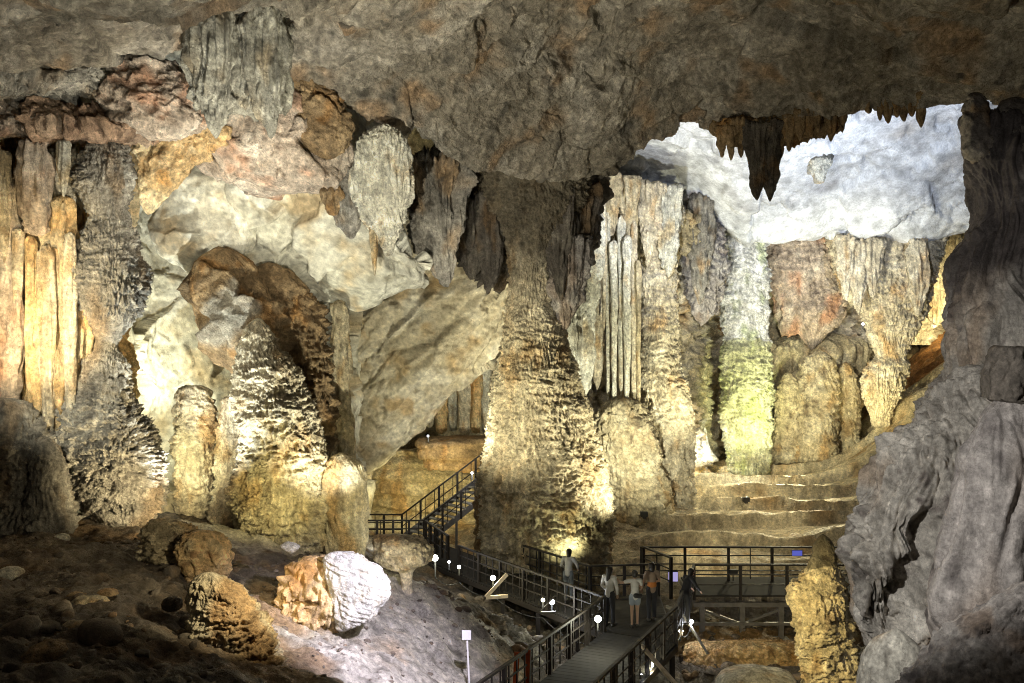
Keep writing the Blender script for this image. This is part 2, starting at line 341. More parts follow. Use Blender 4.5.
_seed = [0]
def loft(name, secs, Y, style='flow', amp=.3, s=1.0, pal='cream', label=None, cat=None, group=None,
         ratio=.8, mat=None, jag=0, jagf=1.2, capt=.06, capb=.06, px=1.7, sq=2.2, dY=0, parent=None, cs=None, kind='thing', extra=None, seed=None, rag=1.0, dents=()):
    """secs: (py, left, right) or (pxL, pyL, pxR, pyR) outline slices at distance Y (+dY towards the last);
       capt / capb: rounding length as a share of the height"""
    _seed[0] += 1; off = np.array([13.7, 5.1, 9.3])*(_seed[0] if seed is None else seed) % 97
    Y *= U; dY *= U; amp *= U; s *= U; jag *= 1/U
    S = []
    for k, q in enumerate(secs):
        if len(q) == 3: q = (q[1], q[0], q[2], q[0])
        S.append(q)
    S = np.array(S, float)
    mid = (S[:, :2]+S[:, 2:])/2; d = np.r_[0, np.cumsum(np.linalg.norm(np.diff(mid, axis=0), axis=1))]
    n = int(max(14, d[-1]/px)); t = np.linspace(0, d[-1], n)
    Sd = np.stack([np.interp(t, d, S[:, k]) for k in range(4)], 1)
    k = max(1, int(n/(len(S)*2.2)))
    if k > 1:
        ker = np.hanning(k*2+3)[1:-1]; ker /= ker.sum(); pad = len(ker)//2
        for c in range(4):
            x = Sd[:, c]; e = np.r_[2*x[0]-x[pad:0:-1], x, 2*x[-1]-x[-2:-pad-2:-1]]; Sd[:, c] = np.convolve(e, ker, 'valid')[:n]
    tt = t/d[-1]
    Yc = Y+dY*(tt-.0)
    A = np.stack([(Sd[:, 0]-512)/F*Yc, Yc, (341.5-Sd[:, 1])/F*Yc], 1); B = np.stack([(Sd[:, 2]-512)/F*Yc, Yc, (341.5-Sd[:, 3])/F*Yc], 1)
    cen = (A+B)/2; H = (B-A)/2; hw = np.linalg.norm(H, axis=1)
    r = np.ones(n)
    if capt: r = np.minimum(r, np.sqrt(np.clip(1-(1-np.clip(tt/capt, 0, 1))**2, 0, 1)))
    if capb: r = np.minimum(r, np.sqrt(np.clip(1-(1-np.clip((1-tt)/capb, 0, 1))**2, 0, 1)))
    r = np.maximum(r, .03)
    peri = np.max(hw)*2*(1+ratio)*1.6
    nu = int(np.clip(peri/(px*Y/F), 20, 900))
    th = np.linspace(0, 2*np.pi, nu, endpoint=False)
    ct, sn = np.cos(th), np.sin(th); e = 2/sq
    cu = np.sign(ct)*np.abs(ct)**e; su = np.sign(sn)*np.abs(sn)**e
    dep = hw*ratio
    G = cen[:, None]+H[:, None]*(r[:, None]*cu[None])[..., None]
    G[..., 1] += (dep*r)[:, None]*su[None]
    N = normals(G, True)
    # make sure normals look outward
    if np.mean(np.sum(N*(G-cen[:, None]), 2)) < 0: N = -N
    p = (G.reshape(-1, 3)+off).astype(np.float32)
    D = ST[style](p, s).reshape(n, nu); D = D-D.mean()
    hm = float(np.max(hw)); D = D+rag*fbm(p/(.8*hm+.2)+61, 3).reshape(n, nu)*min(.8, hm*.20/amp)
    env = (.25+.75*np.minimum(1, r*1.0))[:, None]
    thin = (np.minimum(1, hw/(amp*2.4+1e-6))*(.35+.65*hw/hm))[:, None]
    G = G+N*(D*amp*env*thin)[..., None]
    if jag:
        q = p*np.array([jagf, jagf, 0]); J = np.abs(pn(q))*1.6+.7*np.abs(pn(q*2.3+5))
        G[..., 2] -= (ss(.45, 1, tt)[:, None]*(J.reshape(n, nu)-.6))*jag*U*Y/F
    for (a_, b_, r_, dp_) in dents:           # hollows pressed into the viewer's side: position, radius and depth in metres
        c_ = P(a_, b_, Y/U-float(dep.max())/U*.6); front = G[..., 1] < cen[:, None, 1]
        d_ = np.sqrt((G[..., 0]-c_[0])**2+((G[..., 2]-c_[2])*.7)**2)/r_+.35*fbm(p/.3, 2).reshape(n, nu)
        G[..., 1] += np.where(front, dp_*(1-ss(.2, 1.2, d_)), 0)
    col = colours(p, pal, cs or s, iso=style in ('plates', 'slab', 'crag', 'rock', 'popcorn'))
    if extra: col = extra(G.reshape(-1, 3), col)
    o = grid_mesh(name, G, mat or ROCK, col, wrap=True, caps=True, parent=parent)
    if parent is None: tag(o, label, cat, group, kind)
    return o
def sheet(name, rows, style, amp, s, pal, px=1.9, mat=None, kind='structure', flip=False, extra=None, cs=None, pad=0):
    """rows of (px,py,Y) control points, resampled finely and displaced: a wall or a ceiling of the cave"""
    R = np.array(rows, float); R[..., 2] *= U; amp *= U; s *= U
    wspan = np.abs(np.diff(R[:, :, 0], axis=1)).sum(1).max(); hspan = np.abs(np.diff(R[:, :, 1], axis=0)).sum(0).max()
    W = np.stack([(R[..., 0]-512)/F*R[..., 2], R[..., 2], (341.5-R[..., 1])/F*R[..., 2]], -1)
    nu = int(wspan/px); nv = int(max(hspan/px, 40))
    G = cr(W, nv); G = cr(G.transpose(1, 0, 2), nu).transpose(1, 0, 2)
    N = normals(G)
    if flip: N = -N
    m = np.sum(N*G, 2) > 0; N = np.where((np.mean(m) > .5), -N, N)
    _seed[0] += 1
    p = (G.reshape(-1, 3)+_seed[0]*3.1).astype(np.float32)
    G = G+N*(ST[style](p, s).reshape(nv, nu)*amp)[..., None]
    col = colours(p, pal, cs or s, iso=style in ('plates', 'slab', 'crag', 'rock', 'popcorn'))
    if extra: col = extra(G.reshape(-1, 3), col)
    o = grid_mesh(name, G, mat or ROCK, col)
    o['kind'] = kind
    return o
def blot(pts, colr, soft=1.0):
    """mineral stains: (px,py,Y,radius m) spheres of another colour with ragged edges"""
    colr = np.array(colr, np.float32)
    def f(V, col):
        n = fbm(V/.9+55, 3, .6)
        for (a, b, Y, r) in pts:
            d = np.linalg.norm(V-P(a, b, Y), axis=1)/(r*U)+n*.8
            k = (1-ss(.6, 1.1, d))[:, None]*soft
            col = col*(1-k)+colr*k*(.8+.5*n[:, None])
        return col
    return f

# ------------------------------------------------------------------ the cave: ceiling, walls, vault, floor
xs = [-260, -60, 60, 140, 220, 290, 350, 410, 470, 530, 590, 640, 700, 760, 830, 900, 960, 1030, 1120, 1290]
lip = [40, 40, 48, 62, 30, 66, 102, 130, 166, 170, 174, 138, 132, 134, 118, 112, 104, 92, 80, 60]
lY =  [25, 26, 26, 27, 28, 30, 31, 32, 34, 36, 37, 37, 37, 36, 34, 33, 32, 31, 30, 30]
top = []
for row, (pyf, Yf) in enumerate([(-1600, -30), (-500, -18), (-130, -11.5), (-30, -7.5), (.35, 0), (.75, 0), (1, 0), ('up', 3), ('up', 7), ('up', 12)]):
    r = []
    for x, l, y in zip(xs, lip, lY):
        if pyf == 'up':
            z = (341.5-l)/F*y; Y = y+{3: .6, 7: 3, 12: 9}[Yf]; z2 = z+{3: 1.2, 7: 3.6, 12: 5}[Yf]
            r.append((512+(x-512)*y/Y, 341.5-z2*F/Y, Y))
        elif Yf: r.append((x, pyf, max(y+Yf, 4.6+(pyf+1600)/250)))
        else:
            a = -30+(l+30)*pyf; r.append((x, a, y-6.5+6.5*pyf**.8))
    top.append(r)
sheet('cave_ceiling', top, 'roof', 1.0, 2.0, 'ceiling', px=1.6, cs=1.1, extra=blot([(440, 55, 26, .8), (800, 28, 23, .3), (900, 50, 25, .4), (920, 95, 29, 1.0), (530, 125, 32, 1.0), (560, 60, 26, .5), (270, 60, 26, .8)], (.27, .16, .08), .55))

vx = [540, 600, 650, 700, 750, 800, 850, 910, 970, 1050, 1160]
vt = [80, 90, 90, 90, 80, 70, 60, 50, 50, 50, 50]
vb = [190, 172, 186, 210, 236, 238, 234, 244, 236, 236, 240]
vault = [[(x, t, 42) for x, t in zip(vx, vt)], [(x, t+(b-t)*.45, 47) for x, t, b in zip(vx, vt, vb)],
         [(x, t+(b-t)*.8, 52) for x, t, b in zip(vx, vt, vb)], [(x, b, 55) for x, b in zip(vx, vb)],
         [(x, b-16, 57) for x, b in zip(vx, vb)], [(x, b-22, 66) for x, b in zip(vx, vb)]]
sheet('cave_ceiling', vault, 'plates', .65, 2.1, 'vault', px=1.9, mat=VAULT, cs=3.2, extra=blot([(818, 205, 51, .35), (800, 195, 50, .25), (858, 205, 51, .3), (870, 213, 52, .25), (845, 196, 50, .2), (640, 175, 52, .8), (690, 200, 53, .7)], (.50, .36, .28), .6))

bx = [300, 400, 480, 560, 640, 720, 800, 880, 960, 1060, 1200]
back = [[(x, y, Y) for x, Y in zip(bx, [58, 60, 62, 62, 63, 66, 68, 70, 72, 72, 70])] for y in (90, 190, 260, 330, 400, 470, 540)]
sheet('cave_wall', back, 'flow', .9, 2.0, 'tan', px=2.2)

lx = [-320, -150, 0, 90, 150, 220, 290, 335, 358, 370, 378]
left = []
for y, Ys in [(-40, [22, 26, 30, 32, 33, 34, 34, 35, 37, 44, 60]), (60, [22, 26, 30, 32, 33, 34, 34, 35, 37, 44, 60]), (140, [22, 26, 31, 33, 34, 35, 35, 36, 38, 46, 60]),
              (230, [22, 27, 31.5, 33.5, 36, 37, 38, 40, 43, 50, 62]), (330, [22, 27, 31.5, 33.5, 36.5, 37.5, 39, 41, 45, 52, 62]), (430, [22, 27, 31.5, 33.5, 36.5, 37, 38, 40, 44, 52, 62]), (560, [22, 27, 31, 33, 35, 35, 36, 39, 43, 52, 62]), (640, [21, 25, 28, 30, 32, 33, 34, 36, 40, 50, 62])]:
    left.append([(x, y, Y) for x, Y in zip(lx, Ys)])
sheet('cave_wall', left, 'plates', .9, 1.2, 'pale', px=1.7, mat=SMOOTH, cs=1.2,
      extra=blot([(20, 300, 31, 4.2), (60, 200, 32, 2.5), (40, 420, 31, 2.5), (140, 140, 32, 2.0), (120, 170, 33, 1.6)], (.55, .36, .16), .8))
sheet('cave_wall', [[(x, y, Y) for x, Y in zip([-300, -60, 20, 70, 100, 125], [27, 29.6, 30.3, 30.6, 31.6, 33.5])] for y in (118, 200, 300, 400, 480)], 'flute', .75, 1.0, 'orange', px=1.5, cs=.8)
sheet('cave_wall', [[(x, y+(dy if y == 186 else 0), Y) for x, Y, dy in zip([540, 570, 620, 680, 715, 730], [56, 54, 54, 55, 60, 66], [-14, -10, 2, 22, 36, 42])] for y in (186, 240, 310, 390, 470, 500)], 'flow', 1.0, 1.2, 'cream', px=1.6)
sheet('cave_wall', [[(x, y, Y) for x, Y in zip([755, 800, 860, 900, 950, 1000], [66, 63, 63, 66, 68, 68])] for y in (205, 260, 300, 345)], 'flow', 1.0, 1.3, 'cream', px=1.6)
ctrl = [(-200,560,27),(0,532,27.5),(60,535,27.5),(160,540,27.5),(240,535,30),(300,560,29),(0,600,20),(100,600,20),(200,600,21),(-200,683,12),(0,683,14.5),(100,683,14.5),(200,683,15.5),
 (0,800,10),(200,800,10),(400,800,12),(290,600,23.5),(330,640,21.5),(290,683,17.5),(385,575,27),(400,610,25.5),(440,640,24.5),(470,683,23.5),(390,683,20),(450,600,28),(520,683,25.5),(560,760,22),
 (500,640,32),(560,650,32),(620,662,31.5),(700,650,33),(760,640,34),(830,650,34),(700,683,29.5),(760,683,29.5),(640,760,25),(800,800,22),
 (370,540,44),(430,560,44),(420,540,48),(400,500,53),(450,455,58),(330,540,40),(200,520,38),(100,520,38),(540,562,42),(500,560,43),(620,556,42),(720,556,42),(830,556,42),(620,500,50),(750,500,50),(700,463,60),(850,462,60),
 (640,462,60),(560,480,58),(940,335,68),(880,420,60),(1000,330,68),(900,683,22),(1000,683,15),(900,560,38),(1100,600,18),(1100,400,50),(700,440,72),(850,420,72),(500,430,72),(300,500,60),(1100,800,10),(950,800,10),(885,412,58.5),(830,500,50),(850,530,44),(840,463,60),(780,464,60),(860,500,50),(900,500,50)]
cp = np.array([P(*c) for c in ctrl])/U; XY = cp[:, :2]; Z = cp[:, 2]
def K(r): return np.where(r > 1e-9, r*r*np.log(r+1e-9), 0)
nC = len(cp); M = np.zeros((nC+3, nC+3)); M[:nC, :nC] = K(np.linalg.norm(XY[:, None]-XY[None], axis=2))+np.eye(nC)*2.0
M[:nC, nC] = 1; M[:nC, nC+1:] = XY; M[nC, :nC] = 1; M[nC+1:, :nC] = XY.T
Wt = np.linalg.solve(M, np.r_[Z, 0, 0, 0])
def ground(q):
    out = np.empty(len(q))
    for a in range(0, len(q), 20000):
        b = q[a:a+20000]; r = np.linalg.norm(b[:, None]-XY[None], axis=2); out[a:a+20000] = K(r)@Wt[:nC]+Wt[nC]+b@Wt[nC+1:]
    return out
def floor_z(x, y):
    q = np.stack([x, y], 1); z = ground(q)
    p3 = np.stack([x, y, 0*x], 1).astype(np.float32)
    # rimstone terraces beyond the walkway
    m = ss(38.5, 41, y)*ss(4.5, 7, x)*(1-ss(61, 64, y))
    yy = y+1.5*fbm(p3/5, 2)
    st = (yy-38)/2.7; f = st-np.floor(st)
    stair = (np.floor(st)+ss(.0, .07, f)*1.0)-(st+.5)
    z = z+m*(stair*.6+.25*ridged(p3/2.0, 3)*(1-f))
    rough = 1-m*.75
    z = z+rough*(.42*fbm(p3/2.2, 3)+.22*ridged(p3/.9, 3))+.05*fbm(p3/.3, 2)
    return z
NY, NX = 560, 760
Yr = np.concatenate([np.geomspace(5, 12, 50)[:-1], np.geomspace(12, 74, NY-49)])
pxs = np.linspace(-330, 1350, NX)
XX = (pxs[None]-512)/F*Yr[:, None]; YY = np.repeat(Yr[:, None], NX, 1)
ZZ = floor_z(XX.ravel(), YY.ravel()).reshape(XX.shape)
G = np.stack([XX, YY, ZZ], -1)*U; V = G.reshape(-1, 3)
fc = colours(V.astype(np.float32), 'soil', 1.2)
def regcol(c, pts, colr, k):
    return blot(pts, colr, k)(V, c)
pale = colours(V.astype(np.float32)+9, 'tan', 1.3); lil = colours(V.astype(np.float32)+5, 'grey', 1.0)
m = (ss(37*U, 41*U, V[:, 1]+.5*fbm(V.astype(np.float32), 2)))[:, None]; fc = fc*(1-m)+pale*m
m = np.clip(sum(1-ss(.55, 1.1, np.linalg.norm(V-P(*q[:3]), axis=1)/(q[3]*U)+.5*fbm(V.astype(np.float32)/1.2, 2)) for q in [(330, 610, 22.5, 2.8), (380, 640, 22, 3.0), (430, 640, 24, 3.2), (330, 660, 19, 2.6), (470, 640, 26, 2.6), (300, 680, 17, 1.8), (400, 600, 26, 2.4)]), 0, 1)[:, None]; fc = fc*(1-m)+lil*1.15*m
fc = regcol(fc, [(240, 540, 29, 2.2), (280, 545, 29, 1.6)], (.55, .50, .42), .9)
fc = regcol(fc, [(720, 655, 33, 2.2), (780, 650, 33, 2.2), (750, 645, 34, 2.2)], (.42, .26, .11), .9)
fc = regcol(fc, [(265, 640, 18.5, 1.5), (262, 605, 21, 1.3), (280, 670, 17, 1.1), (290, 590, 23, 1.2)], (.40, .27, .15), .85)
fc = regcol(fc, [(930, 345, 67, 5), (900, 370, 64, 4)], (.42, .19, .06), .9)
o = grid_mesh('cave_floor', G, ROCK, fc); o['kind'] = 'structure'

# ------------------------------------------------------------------ formations of the left side
L = loft
L('rock_shelf', [(36, -60, 70), (55, -60, 92), (75, -60, 98), (88, -60, 94), (96, -40, 60)], 27.5, 'crag', .8, .7, 'grey', 'bluish grey rough rock shelf under the ceiling at the upper left corner', 'rock', ratio=.5, capt=.3, capb=.3)
L('rock_shelf', [(88, -60, 18), (100, -60, 30), (115, -60, 40), (130, -60, 44), (140, -50, 30)], 28.2, 'crag', .8, .8, 'pink', 'pinkish craggy ledge at the left edge above the fluted wall', 'rock', ratio=.5, capt=.2, capb=.2)
L('rock_shelf', [(98, 28, 60), (108, 22, 100), (120, 20, 140), (132, 28, 170), (142, 50, 168)], 28.9, 'crag', .9, .8, 'rust', 'reddish brown crumbly ledge above the big left column', 'rock', ratio=.45, capt=.25, capb=.2)
L('rock_outcrop', [(50, 120, 150), (62, 112, 178), (85, 108, 192), (105, 100, 195), (125, 108, 198), (140, 130, 190)], 28.5, 'crag', .6, .75, 'pink', 'pinkish cream craggy outcrop left of the dark hanging curtain', 'rock', ratio=.6, capt=.25, capb=.25)
L('rock_outcrop', [(95, 165, 195), (112, 152, 218), (135, 140, 226), (152, 140, 215), (170, 140, 190), (190, 138, 172), (215, 138, 158)], 30, 'crag', .9, .9, 'orange', 'orange streaked ledge below the dark hanging curtain', 'rock', ratio=.5, capt=.2, capb=.2, cs=.5)
L('rock_outcrop', [(96, 205, 300), (115, 200, 345), (140, 196, 352), (165, 192, 350), (182, 212, 345), (192, 262, 330)], 31, 'plates', .8, .9, 'pink', 'broad pink and grey rock face right of the dark hanging curtain', 'rock', ratio=.45, capt=.2, capb=.15)
L('rock_outcrop', [(70, 285, 310), (90, 283, 340), (115, 290, 352), (140, 300, 350), (160, 310, 345)], 30.3, 'crag', .7, .8, 'brown', 'brown holed rock knot between the two hanging curtains', 'rock', ratio=.6, capt=.2, capb=.2)
L('limestone_dome', [(158, 175, 225), (180, 158, 240), (215, 152, 250), (245, 160, 250), (268, 178, 240), (285, 190, 225)], 33.5, 'plates', .4, 1.1, 'white', 'smooth white rounded limestone face beside the big left column', 'rock face', mat=SMOOTH, ratio=.4, capt=.2, capb=.3)
L('limestone_overhang', [(172, 240, 340), (200, 232, 368), (235, 236, 392), (262, 246, 425), (282, 266, 420), (297, 300, 405), (312, 335, 380)], 33, 'plates', .9, 1.2, 'pale', 'pale smooth overhanging limestone belly below the pink rock', 'rock face', mat=SMOOTH, ratio=.35, dY=3, capt=.15, capb=.25, cs=1.0)
L('rock_outcrop', [(262, 250, 285), (285, 246, 312), (310, 250, 318), (335, 256, 300)], 33.4, 'plates', .7, .8, 'brown', 'orange brown rock bulge between the rusty bulge and the grey green face', 'rock', ratio=.5, capt=.2, capb=.3, cs=.6)
L('rock_outcrop', [(246, 205, 232), (256, 192, 255), (285, 188, 268), (310, 190, 276), (335, 196, 282), (358, 205, 280), (378, 214, 274)], 32.3, 'plates', .8, .8, 'brown', 'rusty brown boulder-like bulge with pale patches under the pale overhang', 'rock', ratio=.6, capt=.2, capb=.3, cs=.6, extra=blot([(215, 330, 31, 1.0), (240, 300, 31, .8)], (.5, .46, .38), .8))
L('flowstone_wall', [(285, 262, 325), (320, 258, 335), (360, 262, 335), (400, 290, 335), (440, 300, 335), (470, 310, 335)], 37, 'plates', .8, .9, 'pale', 'grey green rough rock face recessed behind the thin brown pillar', 'rock face', ratio=.4, capt=.1, capb=.1)
L('flowstone_wall', [(285, 258, 300), (310, 250, 322), (350, 246, 330), (400, 246, 334), (450, 250, 334)], 33.2, 'flow', .6, .8, 'brown', 'brown flowstone face linking the rusty bulge with the large flowstone mound', 'flowstone', ratio=.35, px=1.4, cs=.7)
# orange fluted wall at the far left
L('organ_pipe_column', [(170, -14, 16), (220, -14, 20), (300, -14, 24), (380, -14, 22), (430, -14, 20)], 28.6, 'flute', .30, .9, 'pink', 'pinkish grey fluted column at the left edge of the cave', 'column', 'fluted columns of the orange wall', ratio=.7)
L('organ_pipe_stalactite', [(140, 22, 48), (165, 20, 50), (200, 20, 50), (225, 24, 49), (238, 30, 44)], 28.2, 'flute', .25, .8, 'pink', 'short pinkish fluted stalactite above the orange drapery', 'stalactite', 'fluted columns of the orange wall', ratio=.8, jag=8)
L('flowstone_drapery', [(200, 22, 46), (260, 20, 46), (330, 20, 44), (400, 14, 42), (450, 14, 40)], 29.4, 'flute', .30, .8, 'orange', 'deep orange flowstone drapery left of the pale sheet', 'drapery', 'fluted columns of the orange wall', ratio=.8)
L('flowstone_drapery', [(196, 46, 76), (240, 40, 78), (300, 38, 80), (360, 38, 79), (400, 38, 74), (440, 34, 62), (468, 36, 52)], 28.7, 'flute', .32, 1.0, 'orange', 'tall cream and orange drapery between the left edge and the big left column', 'drapery', 'fluted columns of the orange wall', ratio=.6, extra=blot([(55, 300, 28, 1.0), (55, 350, 28, 1.0), (52, 250, 28, .8)], (.68, .56, .38), .8))
L('organ_pipe_stalactite', [(150, 50, 78), (180, 50, 76), (215, 54, 74), (236, 58, 70)], 29.2, 'flute', .25, .7, 'cream', 'cream speckled stalactite just left of the top of the big left column', 'stalactite', 'fluted columns of the orange wall', ratio=.7, jag=8)
L('flowstone_mound', [(398, -20, 25), (420, -20, 40), (450, -20, 55), (480, -20, 62), (510, -30, 66), (535, -40, 72)], 28, 'flow', .55, .8, 'slate', 'grey lumpy flowstone mound at the left edge of the cave', 'flowstone', ratio=.7, capb=.02)
L('stalagmite', [(436, 36, 50), (450, 32, 60), (480, 30, 66), (505, 28, 68), (535, 20, 72)], 27.4, 'flow', .3, .6, 'slate', 'squat grey stalagmite between the mound and the big left column', 'stalagmite', ratio=.9, capb=.02)
for (x, t_, b_, wd, pal_, lab) in [(4, 150, 262, 8, 'cream', 'cream stalactite at the very left edge of the fluted wall'), (31, 235, 418, 6, 'orange', 'thin orange pipe between the pink stalactite and the cream drapery'), (18, 228, 330, 6, 'cream', 'thin cream pipe below the left edge stalactite'), (70, 232, 430, 7, 'cream', 'cream pipe touching the big left column'), (48, 245, 455, 9, 'cream', 'palest pipe in the middle of the cream drapery'), (64, 140, 200, 7, 'pale', 'speckled stub under the reddish ledge')]:
    L('organ_pipe_stalactite', [(t_, x-wd*.9, x+wd*.9), ((t_+b_)/2, x-wd, x+wd*.9), (b_-25, x-wd*.6, x+wd*.6), (b_, x-wd*.2, x+wd*.2)], 28.3, 'fan', .2, .7, pal_, lab, 'stalactite', 'fluted columns of the orange wall', ratio=.8, jag=8, px=1.2)
# the big left column
L('limestone_column', [(136, 94, 118), (146, 86, 128), (165, 79, 132), (190, 78, 131), (206, 88, 126), (220, 91, 128), (240, 77, 138), (265, 69, 143), (288, 68, 145), (308, 75, 141), (324, 88, 129), (340, 94, 118), (350, 92, 116), (360, 76, 124), (380, 70, 127), (395, 66, 130), (408, 60, 134), (428, 57, 148), (455, 60, 160), (480, 74, 163), (505, 90, 158), (522, 106, 154), (545, 112, 152)],
  29.3, 'flow', .50, .62, 'slate', 'tall grey scalloped column with a narrow waist near the left wall', 'column', ratio=.85, capt=.03, capb=.01, px=1.1, cs=.8, rag=.25)
# yellow lit columns and the big flowstone
L('limestone_column', [(385, 180, 206), (405, 175, 214), (440, 174, 214), (475, 176, 212), (505, 178, 212), (520, 178, 210)], 33.2, 'flow', .35, .6, 'cream', 'short cream scalloped pillar behind the big left column', 'column', ratio=.8, px=1.3)
L('limestone_column', [(395, 222, 245), (430, 218, 250), (470, 216, 258), (500, 214, 262), (530, 214, 268)], 32.6, 'flow', .35, .6, 'cream', 'bright yellow lit pillar at the foot of the large flowstone', 'column', ratio=.8, px=1.3)
L('flowstone_mound', [(318, 250, 266), (345, 240, 278), (375, 232, 300), (400, 236, 312), (430, 240, 322), (470, 238, 329), (500, 236, 330), (530, 240, 328), (550, 250, 325)], 31, 'flow', .38, .55, 'sand', 'large brown scalloped flowstone mound left of the thin brown pillar', 'flowstone', ratio=.8, capt=.08, capb=.01, px=1.3)
L('limestone_column', [(300, 330, 346), (330, 334, 348), (360, 330, 350), (400, 330, 350), (440, 328, 352), (468, 326, 352)], 34.5, 'flute', .25, .5, 'tan', 'thin brown pillar standing at the left end of the leaning slab', 'column', ratio=.8)
L('stalagmite', [(452, 332, 350), (462, 322, 360), (480, 317, 367), (505, 319, 369), (530, 322, 366), (560, 326, 362), (575, 326, 362)], 31, 'fold', .22, .7, 'cream', 'smooth yellowish rounded stalagmite left of the mushroom rock', 'stalagmite', ratio=.8, capt=.12, px=1.2, rag=.4)
L('rock_slab', [(170, 380, 500), (220, 372, 520), (262, 366, 520), (296, 356, 516), (322, 350, 513), (340, 348, 508), (358, 348, 494), (380, 348, 474), (402, 346, 450), (425, 345, 428), (448, 346, 404), (466, 350, 382), (478, 356, 366)], 43.5, 'slab', 1.0, 1.3, 'slab', 'huge pale slab leaning diagonally between the thin pillar and the central column', 'rock slab', ratio=.2, dY=2.5, capt=.1, capb=.05, px=1.4, mat=SMOOTH, cs=.9, rag=.3)
# ledges behind the slab and behind the stairs
L('rock_ledge', [(436, 421, 500), (440, 418, 520), (452, 418, 520), (458, 424, 520), (470, 426, 520)], 50, 'layer', .35, .9, 'brown', 'smooth orange brown ledge above the stairs', 'rock', ratio=.5, capt=.12, capb=.1, sq=4)
L('rock_ledge', [(450, 372, 440), (465, 368, 470), (485, 362, 500), (520, 355, 520), (545, 350, 530)], 52, 'layer', .8, 1.0, 'tan', 'layered tan bedrock bank behind the stairs', 'rock', ratio=.3, capt=.2, capb=.02)
ORD = ['first', 'second', 'third', 'fourth', 'fifth', 'sixth', 'seventh', 'eighth', 'ninth', 'tenth', 'eleventh', 'twelfth', 'thirteenth', 'fourteenth', 'fifteenth', 'sixteenth', 'seventeenth', 'eighteenth', 'nineteenth', 'twentieth']
for k, (x, wd, b) in enumerate([(430, 9, 428), (441, 12, 434), (453, 9, 432), (464, 12, 436), (476, 10, 434), (488, 13, 434), (500, 11, 430)]):
    L('drapery_stalactite', [(360, x-wd*.6, x+wd*.6), (395, x-wd*.55, x+wd*.55), (b, x-wd*.42, x+wd*.42)], 54+.4*(k % 3), 'fan', .15, .5, ['cream', 'orange', 'white'][k % 3], ORD[k]+' from the left of the pale vertical draperies above the orange ledge', 'stalactite', 'row of draperies above the orange ledge', px=2)
# hanging curtains of the left ceiling
hc = L('hanging_curtain', [(4, 214, 280), (22, 200, 287), (45, 187, 290), (70, 187, 289), (92, 190, 287), (106, 196, 284), (114, 205, 280)], 27.3, 'fan', .26, .62, 'moss', 'dark grey fluted curtain hanging from the ceiling at the upper left', 'stalactite', ratio=.4, jag=8, jagf=1.4, capt=.2, capb=.08, px=1.1, rag=.2)
for (x0, x1, x2) in ((193, 238, 216), (246, 286, 271)):
    L('lobe', [(4, x0+6, x1-4), (30, x0, x1), (60, x0, x1), (95, x0+5, x1-4), (115, x0+10, x1-9), (128, x2-6, x2+6), (139, x2-2, x2+2)], 26.7, 'fan', .28, .62, 'moss', ratio=.5, px=1.2, capb=.05, parent=hc)
L('hanging_curtain', [(124, 372, 396), (131, 364, 404), (148, 357, 409), (175, 352, 412), (200, 353, 411), (222, 364, 405), (243, 378, 396), (260, 384, 391)], 30.6, 'fan', .15, .42, 'white', 'pale fan shaped fluted curtain under the dark ceiling', 'stalactite', ratio=.45, jag=12, jagf=2.2, capt=.14, capb=.05, px=1.0, rag=.1)
L('hanging_curtain', [(160, 345, 362), (180, 338, 366), (200, 334, 366), (220, 338, 362), (236, 344, 356)], 31.3, 'flute', .28, .55, 'ashen', 'smaller drip covered curtain hanging left of the fan shaped one', 'stalactite', ratio=.6, jag=12, px=1.2)
L('stalactite', [(205, 365, 381), (235, 369, 379), (260, 372, 377), (276, 374, 375.5)], 30.6, 'flute', .1, .4, 'tan', 'dagger shaped brown stalactite below the fan shaped curtain', 'stalactite', px=1.2)
L('stalactite', [(190, 320, 345), (205, 324, 340), (216, 330, 337)], 31.0, 'flute', .15, .5, 'brown', 'stubby brown stalactite on the edge of the pink rock face', 'stalactite', px=1.3)
for k, (x, b) in enumerate([(283, 198), (290, 194), (297, 198), (305, 193), (312, 196)]):
    L('stalactite', [(183, x-3, x+3), (189, x-2, x+2), (b, x-.6, x+.6)], 31.6, 'flute', .04, .3, 'tan', ORD[k]+' from the left of the tiny stalactites along the pink rock edge', 'stalactite', 'tiny stalactites on the pink rock edge', px=1.5)

# ------------------------------------------------------------------ centre
L('hanging_rock', [(158, 395, 470), (190, 402, 462), (225, 412, 462), (255, 424, 458), (282, 436, 452)], 36, 'flute', .5, .9, 'ashen', 'brown drip covered rock hanging left of the dark mass', 'stalactite', ratio=.6, jag=14, px=1.5)
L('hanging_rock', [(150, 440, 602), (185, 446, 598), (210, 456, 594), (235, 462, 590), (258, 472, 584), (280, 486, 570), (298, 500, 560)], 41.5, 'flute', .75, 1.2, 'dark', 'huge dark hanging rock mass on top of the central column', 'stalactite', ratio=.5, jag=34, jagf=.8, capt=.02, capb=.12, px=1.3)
for (x, t_, b_, wd, Y, lab) in [(470, 200, 284, 26, 39.6, 'dark drip fringe at the left end of the hanging mass'), (490, 190, 300, 20, 39.2, 'long dark fringe reaching down just left of the central trunk'), (560, 190, 300, 30, 39.4, 'dark lumpy fringe right of the central trunk'), (582, 185, 268, 24, 40, 'short dark fringe at the right end of the hanging mass')]:
    L('hanging_curtain', [(t_, x-wd*.6, x+wd*.6), ((t_+b_)/2, x-wd*.55, x+wd*.5), (b_-20, x-wd*.35, x+wd*.35), (b_, x-wd*.12, x+wd*.12)], Y, 'flute', .45, .7, 'dark', lab, 'stalactite', ratio=.8, jag=20, jagf=1.2, px=1.3)
